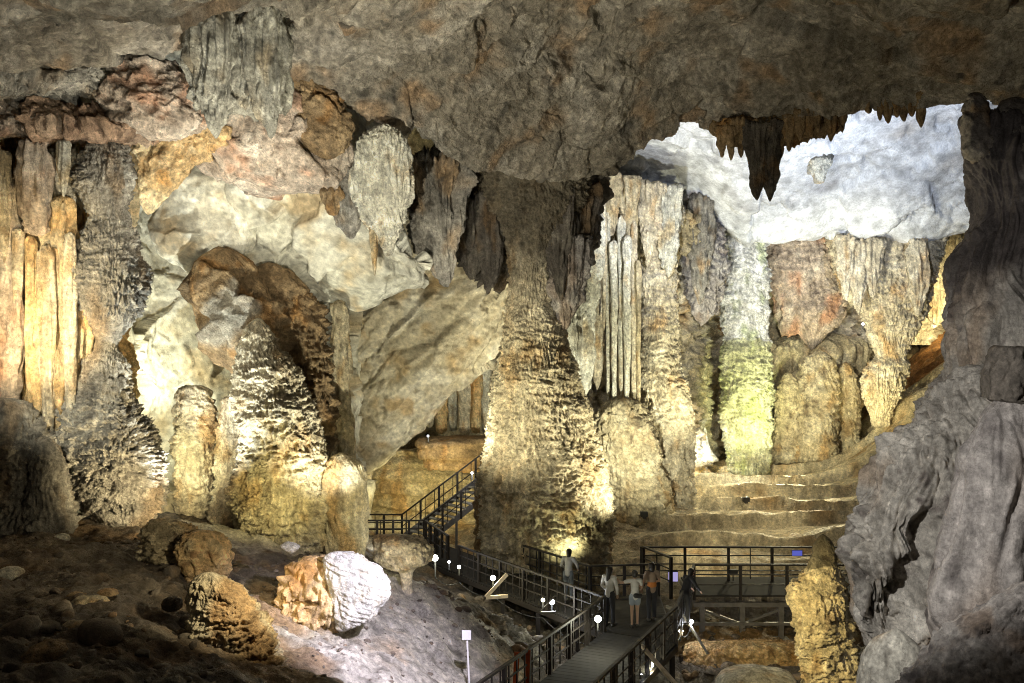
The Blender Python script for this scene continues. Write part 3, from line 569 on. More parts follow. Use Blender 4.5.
L('hanging_curtain', [(235, 548, 592), (262, 556, 590), (290, 552, 584), (315, 556, 575), (335, 560, 568)], 39.5, 'flute', .45, .8, 'mauve', 'mauve grey drip curtain on the right flank of the dark hanging rock', 'stalactite', ratio=.6, jag=16, px=1.4)
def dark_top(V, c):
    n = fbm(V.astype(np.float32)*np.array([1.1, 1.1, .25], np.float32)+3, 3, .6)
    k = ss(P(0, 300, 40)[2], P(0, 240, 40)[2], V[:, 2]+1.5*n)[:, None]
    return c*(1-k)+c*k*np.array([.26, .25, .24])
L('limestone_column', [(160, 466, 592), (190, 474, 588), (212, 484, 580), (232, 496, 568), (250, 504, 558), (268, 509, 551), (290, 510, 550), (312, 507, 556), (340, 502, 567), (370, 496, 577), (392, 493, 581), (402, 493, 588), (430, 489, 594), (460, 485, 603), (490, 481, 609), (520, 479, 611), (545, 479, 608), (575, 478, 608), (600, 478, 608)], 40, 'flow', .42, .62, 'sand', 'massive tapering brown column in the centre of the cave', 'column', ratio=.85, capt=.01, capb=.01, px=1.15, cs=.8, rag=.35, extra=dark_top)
L('flowstone_mound', [(470, 482, 500), (500, 476, 505), (530, 474, 505), (556, 474, 505)], 40, 'flow', .35, .7, 'brown', 'low brown flowstone foot left of the central column', 'flowstone', ratio=.8)
# ------------------------------------------------------------------ centre right
L('rock_outcrop', [(205, 578, 602), (230, 575, 606), (260, 580, 606), (285, 588, 603)], 46, 'rock', .3, .6, 'white', 'white bare patch of rock right of the dark hanging mass', 'rock', ratio=.5, capt=.2, capb=.2)
L('hanging_curtain', [(574, 174, 698, 220), (576, 188, 696, 229), (584, 208, 692, 238), (596, 236, 688, 252), (604, 262, 684, 266)], 53, 'flute', .6, .9, 'tan', 'brown and cream dripping fringe below the edge of the white vault', 'stalactite', ratio=.4, jag=40, jagf=.6, px=1.4)
L('hanging_curtain', [(268, 584, 602), (295, 570, 598), (325, 558, 594), (355, 558, 592), (380, 564, 592), (396, 572, 590)], 46.5, 'fan', .4, 1.0, 'white', 'white slanting fluted curtain beside the central column', 'stalactite', ratio=.5, jag=8, px=1.3)
for (x, t_, b_, wd, Y, pal_, lab) in [(597, 215, 395, 9, 48.6, 'cream', 'cream drapery between the white slanting curtain and the pipes'), (650, 192, 262, 12, 48.4, 'cream', 'cream dripping fringe at the upper left of the yellow column'), (668, 196, 275, 13, 48.6, 'pale', 'pale dripping fringe at the upper right of the yellow column'), (630, 186, 240, 10, 48.2, 'tan', 'tan drips above the pipe stalactites'), (612, 182, 232, 9, 48.0, 'tan', 'brown stained drips above the left pipes'), (588, 172, 262, 8, 45.5, 'pale', 'long pale drip at the left end of the white vault edge'), (700, 205, 300, 12, 53, 'ashen', 'grey fringe in front of the speckled hanging rock')]:
    L('hanging_curtain', [(t_-10, x-wd, x+wd), ((t_+b_)/2, x-wd*.9, x+wd*.85), (b_-14, x-wd*.5, x+wd*.5), (b_, x-wd*.15, x+wd*.15)], Y, 'flute', .28, .55, pal_, lab, 'stalactite', ratio=.8, jag=12, jagf=1.6, px=1.3)
for k, (x, wd, t, b) in enumerate([(604, 5, 200, 330), (608, 5, 205, 402), (614, 6.5, 240, 408), (621, 6, 215, 398), (627, 7, 235, 410), (634, 6, 220, 409), (638.5, 5, 260, 408)]):
    L('organ_pipe_stalactite', [(t, x-wd*.55, x+wd*.55), ((t+b)/2, x-wd*.5, x+wd*.5), (b-10, x-wd*.36, x+wd*.36), (b, x-wd*.15, x+wd*.15)], 47.5+.5*(k % 2), 'flute', .08, .5, ['cream', 'white', 'white', 'pale', 'white', 'cream', 'tan'][k],
      ['shortest pipe shaped stalactite at the left of the hanging pipes', 'long cream pipe stalactite left in the row of hanging pipes', 'thick white pipe stalactite in the row of hanging pipes', 'grey white pipe stalactite in the middle of the hanging pipes', 'widest white pipe stalactite of the hanging pipes', 'cream pipe stalactite second from the yellow column', 'tan pipe stalactite touching the yellow column'][k], 'stalactite', 'long pipe shaped stalactites', px=1.4)
L('limestone_column', [(640, 192, 682, 208), (638, 206, 684, 218), (240, 642, 677), (290, 643, 676), (340, 642, 679), (365, 640, 680), (385, 636, 688), (420, 636, 692), (450, 634, 693), (475, 632, 693), (500, 628, 694), (520, 628, 694)], 50, 'flow', .42, .7, 'cream', 'yellow cream scalloped column right of the pipe stalactites', 'column', ratio=.8, px=1.1, capb=.01, capt=.01, rag=.5)
L('flowstone_mound', [(398, 604, 644), (415, 596, 650), (440, 592, 654), (465, 596, 660), (485, 600, 668), (505, 606, 672), (525, 606, 672)], 47.5, 'flow', .4, .8, 'tan', 'rounded tan flowstone mound below the pipe stalactites', 'flowstone', ratio=.8, capt=.12, px=1.4)
L('hanging_curtain', [(672, 202, 718, 224), (676, 216, 722, 236), (679, 240, 724, 246), (265, 684, 726), (295, 686, 722), (320, 694, 716)], 54, 'knobs', .5, .7, 'mauve', 'speckled grey brown hanging rock left of the green lit column', 'stalactite', ratio=.6, jag=12, px=1.4)
L('flowstone_wall', [(290, 676, 730), (340, 684, 728), (400, 688, 724), (450, 690, 724)], 62, 'flow', .5, .9, 'tan', 'brown flowstone wall inside the alcove beside the green lit column', 'flowstone', ratio=.3, px=1.6)
L('limestone_column', [(226, 714, 766), (250, 716, 766), (290, 720, 767), (325, 724, 768), (338, 726, 768), (348, 723, 770), (380, 721, 771), (420, 722, 772), (445, 725, 771), (466, 728, 769), (490, 728, 769)], 57, 'flow', .42, .7, 'lime_lit', 'straight column with white top and yellow green lit lower half', 'column', ratio=.8, px=1.1, capt=.01, capb=.01, rag=.4,
  extra=lambda V, c: np.where((V[:, 2] > P(0, 340, 57)[2]+.8*fbm(V.astype(np.float32)/1.0, 2))[:, None], c*np.array([1.15, 1.15, 1.6]), c))  # green light is put into the colour below, whiter light above
L('stalagmite', [(427, 703.5, 706), (438, 701, 708), (448, 699, 710), (456, 696, 716), (462, 694, 720)], 57, 'smooth', .12, .4, 'shell', 'small white stalagmite glowing in the dark alcove', 'stalagmite', px=1.2, capt=.2)
L('stalagmite', [(385, 704, 709), (410, 701, 712), (440, 698, 714), (462, 696, 716)], 60.5, 'smooth', .2, .6, 'brown', 'slender brown stalagmite behind the small white one', 'stalagmite', px=1.6, capt=.2)
L('hanging_curtain', [(228, 762, 850), (250, 764, 848), (280, 768, 842), (305, 776, 846), (325, 784, 838), (340, 794, 828)], 60, 'flow', .6, 1.1, 'pink', 'pinkish cream hanging flowstone right of the green lit column', 'stalactite', ratio=.5, jag=22, jagf=.5, px=1.4)
L('flowstone_wall', [(335, 766, 862), (350, 764, 876), (385, 768, 868), (415, 770, 858), (440, 768, 850), (470, 768, 846), (495, 768, 846)], 62, 'fold', 1.1, 1.3, 'tan', 'greenish tan rippled flowstone bank under the pinkish hanging flowstone', 'flowstone', ratio=.35, px=1.3, capt=.1, capb=.01, sq=3, cs=.8)
for (x, wd, t_, Y, lab) in [(788, 15, 372, 59, 'left rounded fold of the rippled flowstone bank'), (818, 22, 350, 58.6, 'broad middle fold of the rippled flowstone bank'), (846, 14, 362, 59.4, 'right narrow fold of the rippled flowstone bank')]:
    L('flowstone_mound', [(t_, x-wd*.5, x+wd*.5), (t_+20, x-wd*.8, x+wd*.85), (t_+55, x-wd, x+wd*.9), (440, x-wd*1.05, x+wd*.9), (475, x-wd*1.1, x+wd*.9)], Y, 'flow', .4, .9, 'tan', lab, 'flowstone', ratio=.7, px=1.4, capt=.15, capb=.01)
L('limestone_column', [(222, 826, 948), (240, 828, 944), (262, 834, 936), (280, 840, 932), (296, 848, 930), (312, 860, 926), (328, 868, 918), (345, 873, 910), (358, 876, 904), (366, 868, 908), (380, 862, 906), (394, 861, 902), (404, 866, 896), (414, 870, 892), (428, 872, 890)], 57, 'flow', .5, .8, 'cream', 'cream and grey funnel shaped column under the far end of the white vault', 'column', ratio=.6, px=1.15, capt=.01, capb=.02, rag=.3)
for (x, t_, b_, wd, lab) in [(846, 235, 300, 9, 'left hanging fringe of the funnel shaped column'), (858, 240, 318, 8, 'second hanging fringe of the funnel shaped column'), (872, 238, 300, 9, 'middle hanging fringe of the funnel shaped column'), (918, 236, 325, 9, 'right hanging fringe of the funnel shaped column')]:
    L('hanging_curtain', [(t_, x-wd*1.1, x+wd*1.1), ((t_+b_)/2, x-wd, x+wd), (b_-12, x-wd*.5, x+wd*.5), (b_, x-wd*.15, x+wd*.15)], 54.5, 'flute', .28, .6, 'cream', lab, 'stalactite', ratio=.8, jag=14, jagf=1.4, px=1.3)
L('hanging_curtain', [(236, 925, 965), (262, 928, 962), (300, 930, 958), (326, 934, 956)], 66, 'fan', .5, 1.2, 'cream', 'yellow lit drapery at the far right of the cave', 'stalactite', ratio=.5, jag=6)
# small stalactites of the ceiling edge, right
S0 = [(722, 138, 158, 8, 35.5, 'a'), (731, 138, 161, 7, 35.4, ''), (741, 136, 158, 8, 35.8, ''), (752, 135, 170, 11, 35.6, ''), (757, 134, 201, 16, 35.2, ''), (770, 132, 202, 15, 35.3, ''), (780, 128, 160, 10, 35.4, ''), (789, 126, 152, 9, 35.0, ''),
      (800, 122, 141, 8, 34.8, ''), (810, 120, 136, 7, 34.6, ''), (818, 116, 134, 7, 34.4, ''), (831, 112, 142, 10, 34.2, ''), (843, 104, 126, 9, 34, ''), (880, 108, 121, 6, 33, ''), (888, 106, 124, 8, 33, ''), (897, 106, 118, 7, 32.8, ''), (904, 106, 122, 8, 32.8, ''), (912, 105, 117, 7, 32.6, ''), (921, 104, 128, 8, 32.4, ''),
      (869, 108, 114, 6, 33.2, '')]
S0.sort(key=lambda q: q[0])
for k, (x, t, b, wd, Y, _) in enumerate(S0):
    if x in (757, 770): L('stalactite', [(t-12, x-12, x+12), (158, x-9, x+9), (182, x-7, x+7), (194, x-4, x+4), (b, x-1, x+1)], Y, 'flute', .2, .5, 'dark', ('left' if x == 757 else 'right')+' one of the two longest dark stalactites on the right ceiling edge', 'stalactite', 'ragged stalactites on the right ceiling edge', px=1.2); continue
    L('stalactite', [(t-12, x-wd*.8, x+wd*.8), ((t+b)/2, x-wd*.5, x+wd*.5), (b-(b-t)*.18, x-wd*.3, x+wd*.3), (b, x-wd*.08, x+wd*.08)], Y, 'flute', .12, .45, 'brown',
      'left one of the two longest dark stalactites on the right ceiling edge' if x == 757 else 'right one of the two longest dark stalactites on the right ceiling edge' if x == 770 else ORD[k]+' from the left in the ragged row of dark stalactites on the right ceiling edge', 'stalactite', 'ragged stalactites on the right ceiling edge', px=1.3)
L('rock_shelf', [(118, 700, 850), (128, 715, 845), (140, 722, 805), (148, 745, 790)], 35.8, 'knobs', .4, .7, 'brown', 'dark ragged shelf from which the right stalactites hang', 'rock', ratio=.3, jag=6, capt=.3, capb=.3)
L('stalactite', [(146, 804, 836), (152, 809, 831), (160, 809, 831), (168, 811, 828), (176, 813, 826), (184, 815, 824)], 48.2, 'flow', .2, .5, 'pale', 'short stub with dark top hanging from the white vault', 'stalactite', px=1.1, ratio=1.2, extra=lambda V, c: np.where((V[:, 2] > P(0, 160, 48.2)[2]+.2*fbm(V.astype(np.float32)*2, 2))[:, None], c*.3, c))

# ------------------------------------------------------------------ right foreground
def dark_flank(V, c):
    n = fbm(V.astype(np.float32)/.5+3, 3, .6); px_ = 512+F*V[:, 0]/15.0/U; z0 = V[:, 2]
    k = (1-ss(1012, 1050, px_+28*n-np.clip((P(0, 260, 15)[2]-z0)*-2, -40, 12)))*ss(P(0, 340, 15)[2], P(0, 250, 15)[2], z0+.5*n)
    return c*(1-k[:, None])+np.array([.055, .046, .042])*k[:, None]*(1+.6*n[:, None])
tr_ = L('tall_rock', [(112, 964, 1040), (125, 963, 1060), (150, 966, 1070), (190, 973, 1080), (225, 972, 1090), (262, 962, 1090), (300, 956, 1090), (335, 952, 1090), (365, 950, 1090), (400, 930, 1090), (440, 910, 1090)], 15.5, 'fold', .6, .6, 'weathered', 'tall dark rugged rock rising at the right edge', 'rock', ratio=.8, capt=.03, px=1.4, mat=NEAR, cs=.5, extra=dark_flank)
for q in ([(92, 968, 981), (100, 965, 986), (120, 963, 990), (160, 966, 996)], [(98, 1003, 1020), (106, 998, 1032), (120, 994, 1040), (160, 990, 1060)]):
    L('spur', q, 15.2, 'crag', .3, .35, 'dark', ratio=.9, px=1.4, mat=NEAR, capt=.1, parent=tr_)
L('boulder', [(362, 968, 1060), (382, 952, 1080), (410, 932, 1080), (432, 914, 1080), (455, 896, 1080), (480, 880, 1080), (510, 864, 1080), (540, 856, 1080), (575, 851, 1080), (610, 853, 1080), (650, 864, 1080), (700, 878, 1080), (730, 880, 1080)], 13.8, 'fold', .6, .7, 'weathered', 'huge pale grey weathered boulder filling the lower right', 'boulder', ratio=.45, capt=.05, px=1.4, mat=NEAR, cs=.45, dents=((916, 535, .24, .5), (908, 575, .26, .4), (902, 612, .3, .4)))
L('boulder', [(392, 990, 1050), (420, 975, 1080), (470, 962, 1090), (510, 950, 1090), (550, 936, 1090), (590, 930, 1090), (630, 936, 1090), (660, 944, 1090), (700, 950, 1090)], 11.6, 'fold', .2, .8, 'mauve', 'smooth mauve boulder bulging in front of the huge pale one', 'boulder', ratio=.55, capt=.08, px=2, mat=NEAR, cs=.8)
L('boulder', [(998, 346, 1090, 352), (994, 356, 1090, 362), (988, 372, 1090, 380), (985, 388, 1090, 398), (985, 400, 1090, 415)], 11.6, 'weather', .1, .4, 'dark', 'dark flat topped block resting on the smooth mauve boulder', 'boulder', ratio=.5, capt=.03, capb=.03, px=1.6, mat=NEAR, sq=3.5, rag=.2)
L('boulder', [(575, 1030, 1090), (600, 992, 1100), (625, 958, 1110), (650, 930, 1120), (683, 905, 1130), (730, 890, 1130)], 8.6, 'crag', .12, .28, 'mauve', 'black and white speckled rock in the lower right corner', 'boulder', ratio=.5, capt=.1, px=2.2, mat=NEAR, cs=.25)
L('boulder', [(628, 888, 905), (640, 872, 918), (660, 862, 924), (690, 858, 926), (720, 858, 926)], 10.5, 'smooth', .08, .3, 'grey', 'pale rounded knob at the foot of the huge boulder', 'boulder', ratio=.8, capt=.25, px=2, mat=NEAR)
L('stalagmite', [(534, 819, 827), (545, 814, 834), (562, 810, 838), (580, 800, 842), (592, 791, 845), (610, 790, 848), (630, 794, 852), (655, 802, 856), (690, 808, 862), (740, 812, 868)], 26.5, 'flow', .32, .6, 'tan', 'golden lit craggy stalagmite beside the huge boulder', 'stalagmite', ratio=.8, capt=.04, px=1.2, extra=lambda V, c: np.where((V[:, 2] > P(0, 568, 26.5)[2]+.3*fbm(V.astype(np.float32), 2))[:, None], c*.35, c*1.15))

# ------------------------------------------------------------------ lower left
L('rock_outcrop', [(518, 152, 170), (532, 146, 205), (552, 143, 214), (572, 145, 214), (592, 158, 208), (606, 165, 205)], 24, 'flow', .6, .6, 'tan', 'fluted brown rock on the edge of the dark rubble', 'rock', ratio=.7, px=1.2, sq=3, capt=.1)
L('rock_outcrop', [(530, 190, 212), (540, 180, 226), (560, 181, 232), (578, 188, 226), (600, 194, 224)], 23.2, 'crag', .7, .65, 'orange', 'orange brown craggy knob next to the pale floor patch', 'rock', ratio=.7, px=1.2, sq=3, capt=.1)
L('rock_ridge', [(572, 198, 216), (585, 190, 236), (600, 192, 246), (625, 194, 266), (650, 200, 280), (683, 210, 294), (730, 220, 306)], 18.5, 'flow', .55, .6, 'tan', 'rough brown rock ridge left of the lilac slope', 'rock', ratio=.8, px=1.2, cs=.5, sq=3, capt=.06, extra=blot([(230, 610, 18, .8), (265, 660, 18, .7)], (.46, .27, .11), .8))
L('rock_outcrop', [(556, 300, 326), (568, 290, 342), (584, 281, 346), (602, 279, 346), (618, 286, 344), (632, 302, 342)], 22.0, 'knobs', .5, .6, 'orange', 'brown craggy left half of the shell mound', 'rock', ratio=.7, px=1.1, cs=.5, sq=3, capt=.12)
L('shell_mound', [(320, 556, 340, 549), (323, 566, 362, 555), (328, 580, 380, 567), (331, 596, 389, 583), (334, 611, 388, 599), (336, 624, 374, 616), (337, 633, 353, 630)], 21.6, 'shell', .08, .13, 'shell', 'brightly lit white ribbed rock shaped like a shell', 'rock', ratio=.5, px=.9, capt=.08, capb=.08)
L('mushroom_rock', [(534, 384, 404), (539, 376, 424), (550, 373, 433), (560, 377, 430), (567, 388, 420), (571, 399, 413), (585, 401, 412), (602, 398, 414)], 26.5, 'popcorn', .4, .5, 'cream', 'knobbly tan mushroom rock on a thin stem', 'rock', ratio=.8, capt=.1, px=1.1, cs=.4)
def rubble(name, spots, label, cat, pal='soil', seed=3, parent=None):
    """many angular stones lying on the ground as one uncountable litter"""
    rr = np.random.RandomState(seed); bm = bmesh.new(); bmesh.ops.create_icosphere(bm, subdivisions=2, radius=1)
    bv = np.array([v.co[:] for v in bm.verts]); bf = np.array([[v.index for v in f.verts] for f in bm.faces]); bm.free()
    Vs, Fs = [], []; k = 0
    for (px0, px1, Y0, Y1, n, r0, r1) in spots:
        X = []; yy = rr.uniform(Y0, Y1, n); xx = (rr.uniform(px0, px1, n)-512)/F*yy; zz = floor_z(xx, yy)
        for x, y, z in zip(xx, yy, zz):
            r = r0+(r1-r0)*rr.rand()**3; m = rr.normal(size=(3, 3)); m, _ = np.linalg.qr(m)
            pts = bv.copy()
            for _ in range(5):
                n_ = rr.normal(size=3); n_ /= np.linalg.norm(n_); c = .45+.35*rr.rand(); d_ = pts@n_; pts = pts-np.outer(np.maximum(d_-c, 0), n_)
            pts = (pts*np.array([1, .8, .55+.3*rr.rand()]))@m*r*np.array([1.15, 1.15, .8])
            Vs.append((pts+[x, y, z+.15*r])*U); Fs.append(bf+k*len(bv)); k += 1
    V_ = np.concatenate(Vs); F_ = np.concatenate(Fs); me = bpy.data.meshes.new(name); me.vertices.add(len(V_)); me.vertices.foreach_set('co', V_.astype(np.float32).ravel())
    me.loops.add(F_.size); me.loops.foreach_set('vertex_index', F_.ravel().astype(np.int32)); me.polygons.add(len(F_)); me.polygons.foreach_set('loop_start', (np.arange(len(F_))*3).astype(np.int32)); me.update(calc_edges=True)
    c = colours((V_).astype(np.float32), pal, .6); tint = np.repeat(rr.uniform(.6, 1.6, k), len(bv))[:, None]; c = c*tint
    at = me.attributes.new('mineral', 'FLOAT_COLOR', 'POINT'); at.data.foreach_set('color', np.concatenate([c, np.ones((len(c), 1))], 1).astype(np.float32).ravel())
    me.materials.append(NEAR); o = bpy.data.objects.new(name, me); C.objects.link(o); tag(o, label, cat, kind='stuff'); return o
rubble('rubble', [(-60, 240, 14, 28, 300, .03, .18), (-60, 200, 16, 24, 12, .25, .5), (230, 520, 17, 27, 500, .02, .10), (680, 850, 29, 36, 260, .04, .25), (420, 620, 27, 36, 300, .05, .35)], 'angular stones and grit strewn over the dark cave floor', 'rubble')
BL = [(92, 604, 19, 15, 8, 'tan', 'oval tan boulder lying in the dark rubble'), (76, 597, 14, 9, 6, 'brown', 'small brown boulder beside the oval tan one'), (108, 594, 14, 10, 6, 'brown', 'brown stone behind the oval tan boulder'), (78, 632, 20, 22, 12, 'tan', 'angular tan boulder in front of the oval one'),
      (48, 656, 30, 26, 16, 'brown', 'large squat brown boulder low in the left rubble'), (20, 560, 10, 14, 9, 'soil', 'dark stone near the left edge below the grey mound'), (62, 538, 9, 8, 5, 'pale', 'pale stone chip at the foot of the big left column'), (10, 575, 12, 14, 9, 'pale', 'pale broken stone at the left edge'),
      (55, 612, 12, 9, 6, 'soil', 'small dark stone left of the oval tan boulder'), (130, 580, 12, 10, 6, 'soil', 'dark stone in the rubble under the fluted brown rock'), (172, 604, 12, 10, 8, 'soil', 'grey stone on the dark slope under the fluted brown rock'), (75, 678, 20, 18, 9, 'tan', 'tan stone at the bottom edge in front of the squat boulder'), (20, 620, 14, 16, 9, 'soil', 'dark stone left of the squat brown boulder')]
for (x, y, _, wd, h, pal, lab) in BL:
    Yb = float(np.interp(y, [530, 560, 600, 640, 683], [27, 24, 19.5, 17, 14.5]))
    L('boulder', [(y-h, x-wd*.5, x+wd*.4), (y-h*.5, x-wd*.9, x+wd*.85), (y, x-wd, x+wd), (y+h*.6, x-wd*.95, x+wd*.9), (y+h, x-wd*.7, x+wd*.7)], Yb, 'plates', .3, .5, pal, lab, 'boulder', 'boulders in the dark rubble', capt=.3, capb=.3, ratio=.9, px=1.6, sq=2.6)
L('stone', [(541, 285, 292), (546, 281, 300), (550, 284, 297), (554, 288, 294)], 22.6, 'crag', .05, .2, 'shell', 'bright white stone shard above the shell mound', 'stone', px=.8, capt=.3, capb=.3, dents=())
L('rock_ledge', [(640, 690, 812), (650, 686, 815), (662, 688, 815), (672, 695, 812)], 31.5, 'popcorn', .35, .5, 'orange', 'orange ragged rimstone ledge below the right platform', 'rock', ratio=.25, capt=.3, capb=.3, px=1.2)
L('boulder', [(668, 735, 770), (674, 722, 790), (684, 716, 800), (700, 716, 800)], 28, 'smooth', .12, .5, 'grey', 'grey smooth rock hump at the bottom edge below the platform', 'boulder', capt=.3, px=1.4)
L('rock_outcrop', [(600, 440, 470), (615, 425, 500), (640, 430, 530), (665, 445, 545), (700, 460, 545)], 28.5, 'crag', .4, .8, 'ashen', 'dark grey rock shoulder under the branching walkway', 'rock', ratio=.6, capt=.3)

# ------------------------------------------------------------------ walkway: helpers in metres
ZD = -7.95                                   # height of the boards
def onz(px, py, z):
    Y = z*F/(341.5-py); return Vector(((px-512)/F*Y, Y, z))
WOOD = plain('dark_timber', (.030, .024, .020), .6); BOARD = plain('walkway_boards', (.024, .021, .018), .9, scale=3)
STEEL = plain('grey_steel', (.22, .21, .20), .5, .3); PALEWOOD = plain('pale_timber', (.52, .42, .28), .6)
BLACK = plain('black_metal', (.03, .03, .03), .5); SIGNW = plain('white_sign', (.78, .77, .74), .5, var=.05)
CONC = plain('concrete', (.42, .40, .36), .8)
def new_obj(name, bm, mat, parent=None, smooth=False):
    me = bpy.data.meshes.new(name); bm.to_mesh(me); bm.free(); me.materials.append(mat)
    if smooth: me.polygons.foreach_set('use_smooth', np.ones(len(me.polygons), bool))
    o = bpy.data.objects.new(name, me); C.objects.link(o)
    if parent: o.parent = parent; o.matrix_parent_inverse = Matrix.Identity(4)
    return o
def empty(name, loc, label, cat, group=None):
    o = bpy.data.objects.new(name, None); C.objects.link(o); o.location = loc; o.empty_display_size = .2
    return tag(o, label, cat, group)
def beam(bm, a, b, w, h, up=(0, 0, 1)):
    """square bar from a to b"""
    a = Vector(a); b = Vector(b); d = b-a; L_ = d.length
    if L_ < 1e-5: return
    d.normalize(); u = Vector(up)
    if abs(d.dot(u)) > .98: u = Vector((0, 1, 0))
    s_ = d.cross(u).normalized(); t_ = s_.cross(d).normalized()
    v = []
    for e in (a, b):
        for (i, j) in ((-1, -1), (1, -1), (1, 1), (-1, 1)): v.append(bm.verts.new(e+s_*(i*w/2)+t_*(j*h/2)))
    for f in ((3, 2, 1, 0), (4, 5, 6, 7), (0, 1, 5, 4), (1, 2, 6, 5), (2, 3, 7, 6), (3, 0, 4, 7)): bm.faces.new([v[k] for k in f])
def tube(bm, a, b, r0, r1=None, n=10):
    a = Vector(a); b = Vector(b); r1 = r0 if r1 is None else r1; d = b-a
    q = d.to_track_quat('Z', 'Y').to_matrix().to_4x4(); q.translation = (a+b)/2
    bmesh.ops.create_cone(bm, cap_ends=True, segments=n, radius1=r0, radius2=r1, depth=d.length, matrix=q)
def railing(label, pts, post_gap=1.25, bal_gap=.42, h=.95, ends=True, mat=None, group='railings of the walkway', mids=(.36, .66)):
    """pts: deck level points of the line of the rail"""
    mat = mat or WOOD
    base = Vector(pts[0]); t = empty('railing', base, label, 'railing', group)
    pts = [Vector(p)-base for p in pts]
    bmt = bmesh.new(); mb = [bmesh.new() for _ in mids]
    Z = Vector((0, 0, 1))
    for a, b in zip(pts[:-1], pts[1:]):
        beam(bmt, a+Z*h, b+Z*h, .075, .055)
        for m_, zz in zip(mb, mids): beam(m_, a+Z*h*zz, b+Z*h*zz, .035, .035)
    new_obj('top_rail', bmt, mat, t)
    for m_ in mb: new_obj('mid_rail', m_, mat, t)
    bp_ = bmesh.new(); beam(bp_, (0, 0, -.15), (0, 0, h+.02), .085, .085, (0, 1, 0)); P0 = new_obj('post', bp_, mat, t)
    bb_ = bmesh.new(); beam(bb_, (0, 0, .06), (0, 0, h-.02), .03, .03, (0, 1, 0)); B0 = new_obj('baluster', bb_, mat, t)
    fp = fb = True
    for k, (a, b) in enumerate(zip(pts[:-1], pts[1:])):
        L_ = (b-a).length; n = max(1, round(L_/post_gap))
        ang = math.atan2((b-a).y, (b-a).x)
        for i in range(n+1):
            if i == n and k < len(pts)-2: continue
            o = P0 if fp else P0.copy()
            if not fp: C.objects.link(o); o.parent = t
            fp = False; o.location = a.lerp(b, i/n); o.rotation_euler = (0, 0, ang)
        nb = max(1, int(L_/bal_gap))
        for i in range(nb):
            f = (i+.5)/nb
            if abs(f*n-round(f*n)) < .12: continue
            o = B0 if fb else B0.copy()
            if not fb: C.objects.link(o); o.parent = t
            fb = False; o.location = a.lerp(b, f); o.rotation_euler = (0, 0, ang)
    return t
def deck(label, quad, n, legs=(), thick=.05, name='walkway_deck', group='decks of the walkway', legz=-10.6, legmat=None, brace=True):
    """quad: near-left, near-right, far-right, far-left at board level; n boards across the walking direction"""
    base = Vector(quad[0]); t = empty(name, base, label, 'walkway', group)
    q = [Vector(p)-base for p in quad]; bm = bmesh.new()
    for i in range(n):
        f0 = i/n; f1 = (i+.93)/n
        a, b = q[0].lerp(q[3], f0), q[1].lerp(q[2], f0); c, d = q[1].lerp(q[2], f1), q[0].lerp(q[3], f1)
        dz = Vector((0, 0, -thick)); v = [bm.verts.new(p) for p in (a, b, c, d, a+dz, b+dz, c+dz, d+dz)]
        for f in ((0, 1, 2, 3), (7, 6, 5, 4), (0, 4, 5, 1), (1, 5, 6, 2), (2, 6, 7, 3), (3, 7, 4, 0)): bm.faces.new([v[k] for k in f])
    new_obj('boards', bm, BOARD, t)
    dz = Vector((0, 0, -thick-.082))
    for a, b in ((q[0], q[3]), (q[1], q[2])):
        bm = bmesh.new(); beam(bm, a+dz, b+dz, .10, .16); new_obj('side_beam', bm, legmat or WOOD, t)
    for f in legs:
        for a, b in ((q[0], q[3]), (q[1], q[2])):
            bm = bmesh.new(); p = a.lerp(b, f); beam(bm, p+Vector((0, 0, -thick-.17)), Vector((p.x, p.y, legz-base.z)), .13, .13, (0, 1, 0)); new_obj('leg', bm, legmat or WOOD, t)
        if brace:
            a, b = q[0].lerp(q[3], f), q[1].lerp(q[2], f)
            bm = bmesh.new(); beam(bm, a+Vector((0, 0, -.35)), b+Vector((0, 0, -1.5)), .06, .06); new_obj('brace', bm, legmat or WOOD, t)
    return t
zr = ZD+.95
def R(px, py): p = onz(px, py, zr); return Vector((p.x, p.y, ZD))    # a pixel on a top rail -> its foot on the boards
mL0, mL1 = R(478, 684), R(604, 597); mR0, mR1 = R(594, 684), R(676, 607)
d = (mL1-mL0).normalized(); mLs = mL0-d*6; mRs = mR0-(mR1-mR0).normalized()*6
deck('main boardwalk ramp coming up from the bottom edge to the three visitors', [mLs, mRs, mR1, mL1], 64, legs=(.2, .5, .75, .97))
railing('dark railing on the left side of the boardwalk at the bottom edge', [mLs, mL0, mL1], bal_gap=.38)
railing('dark railing on the right side of the boardwalk at the bottom edge', [mRs, mR0, mR1], bal_gap=.38)
lN1, lN0 = R(459, 546), mL1; lF1, lF0 = R(496, 537), R(590, 566)
deck('boardwalk branch leading left below the central column', [lN0, lF0, lF1, lN1], 46, legs=(.15, .4, .65, .9))
railing('near railing of the left boardwalk branch above the floodlights', [lN0, lN1], bal_gap=.36)
railing('far railing of the left boardwalk branch against the lit central column', [lF0, lF1, Vector((-1.1, 33.4, ZD))], bal_gap=.36)
jA, jB, jC, jD = mL1, mR1, Vector((4.6, 28.3, ZD)), lF0
deck('junction platform of the boardwalks where the visitors stand', [mL1+Vector((.02, .03, .004)), mR1+Vector((0, .03, .004)), jC, jD], 26, legs=(.5,))
railing('level railing behind the visitors at the junction platform', [jD, jC], bal_gap=9)
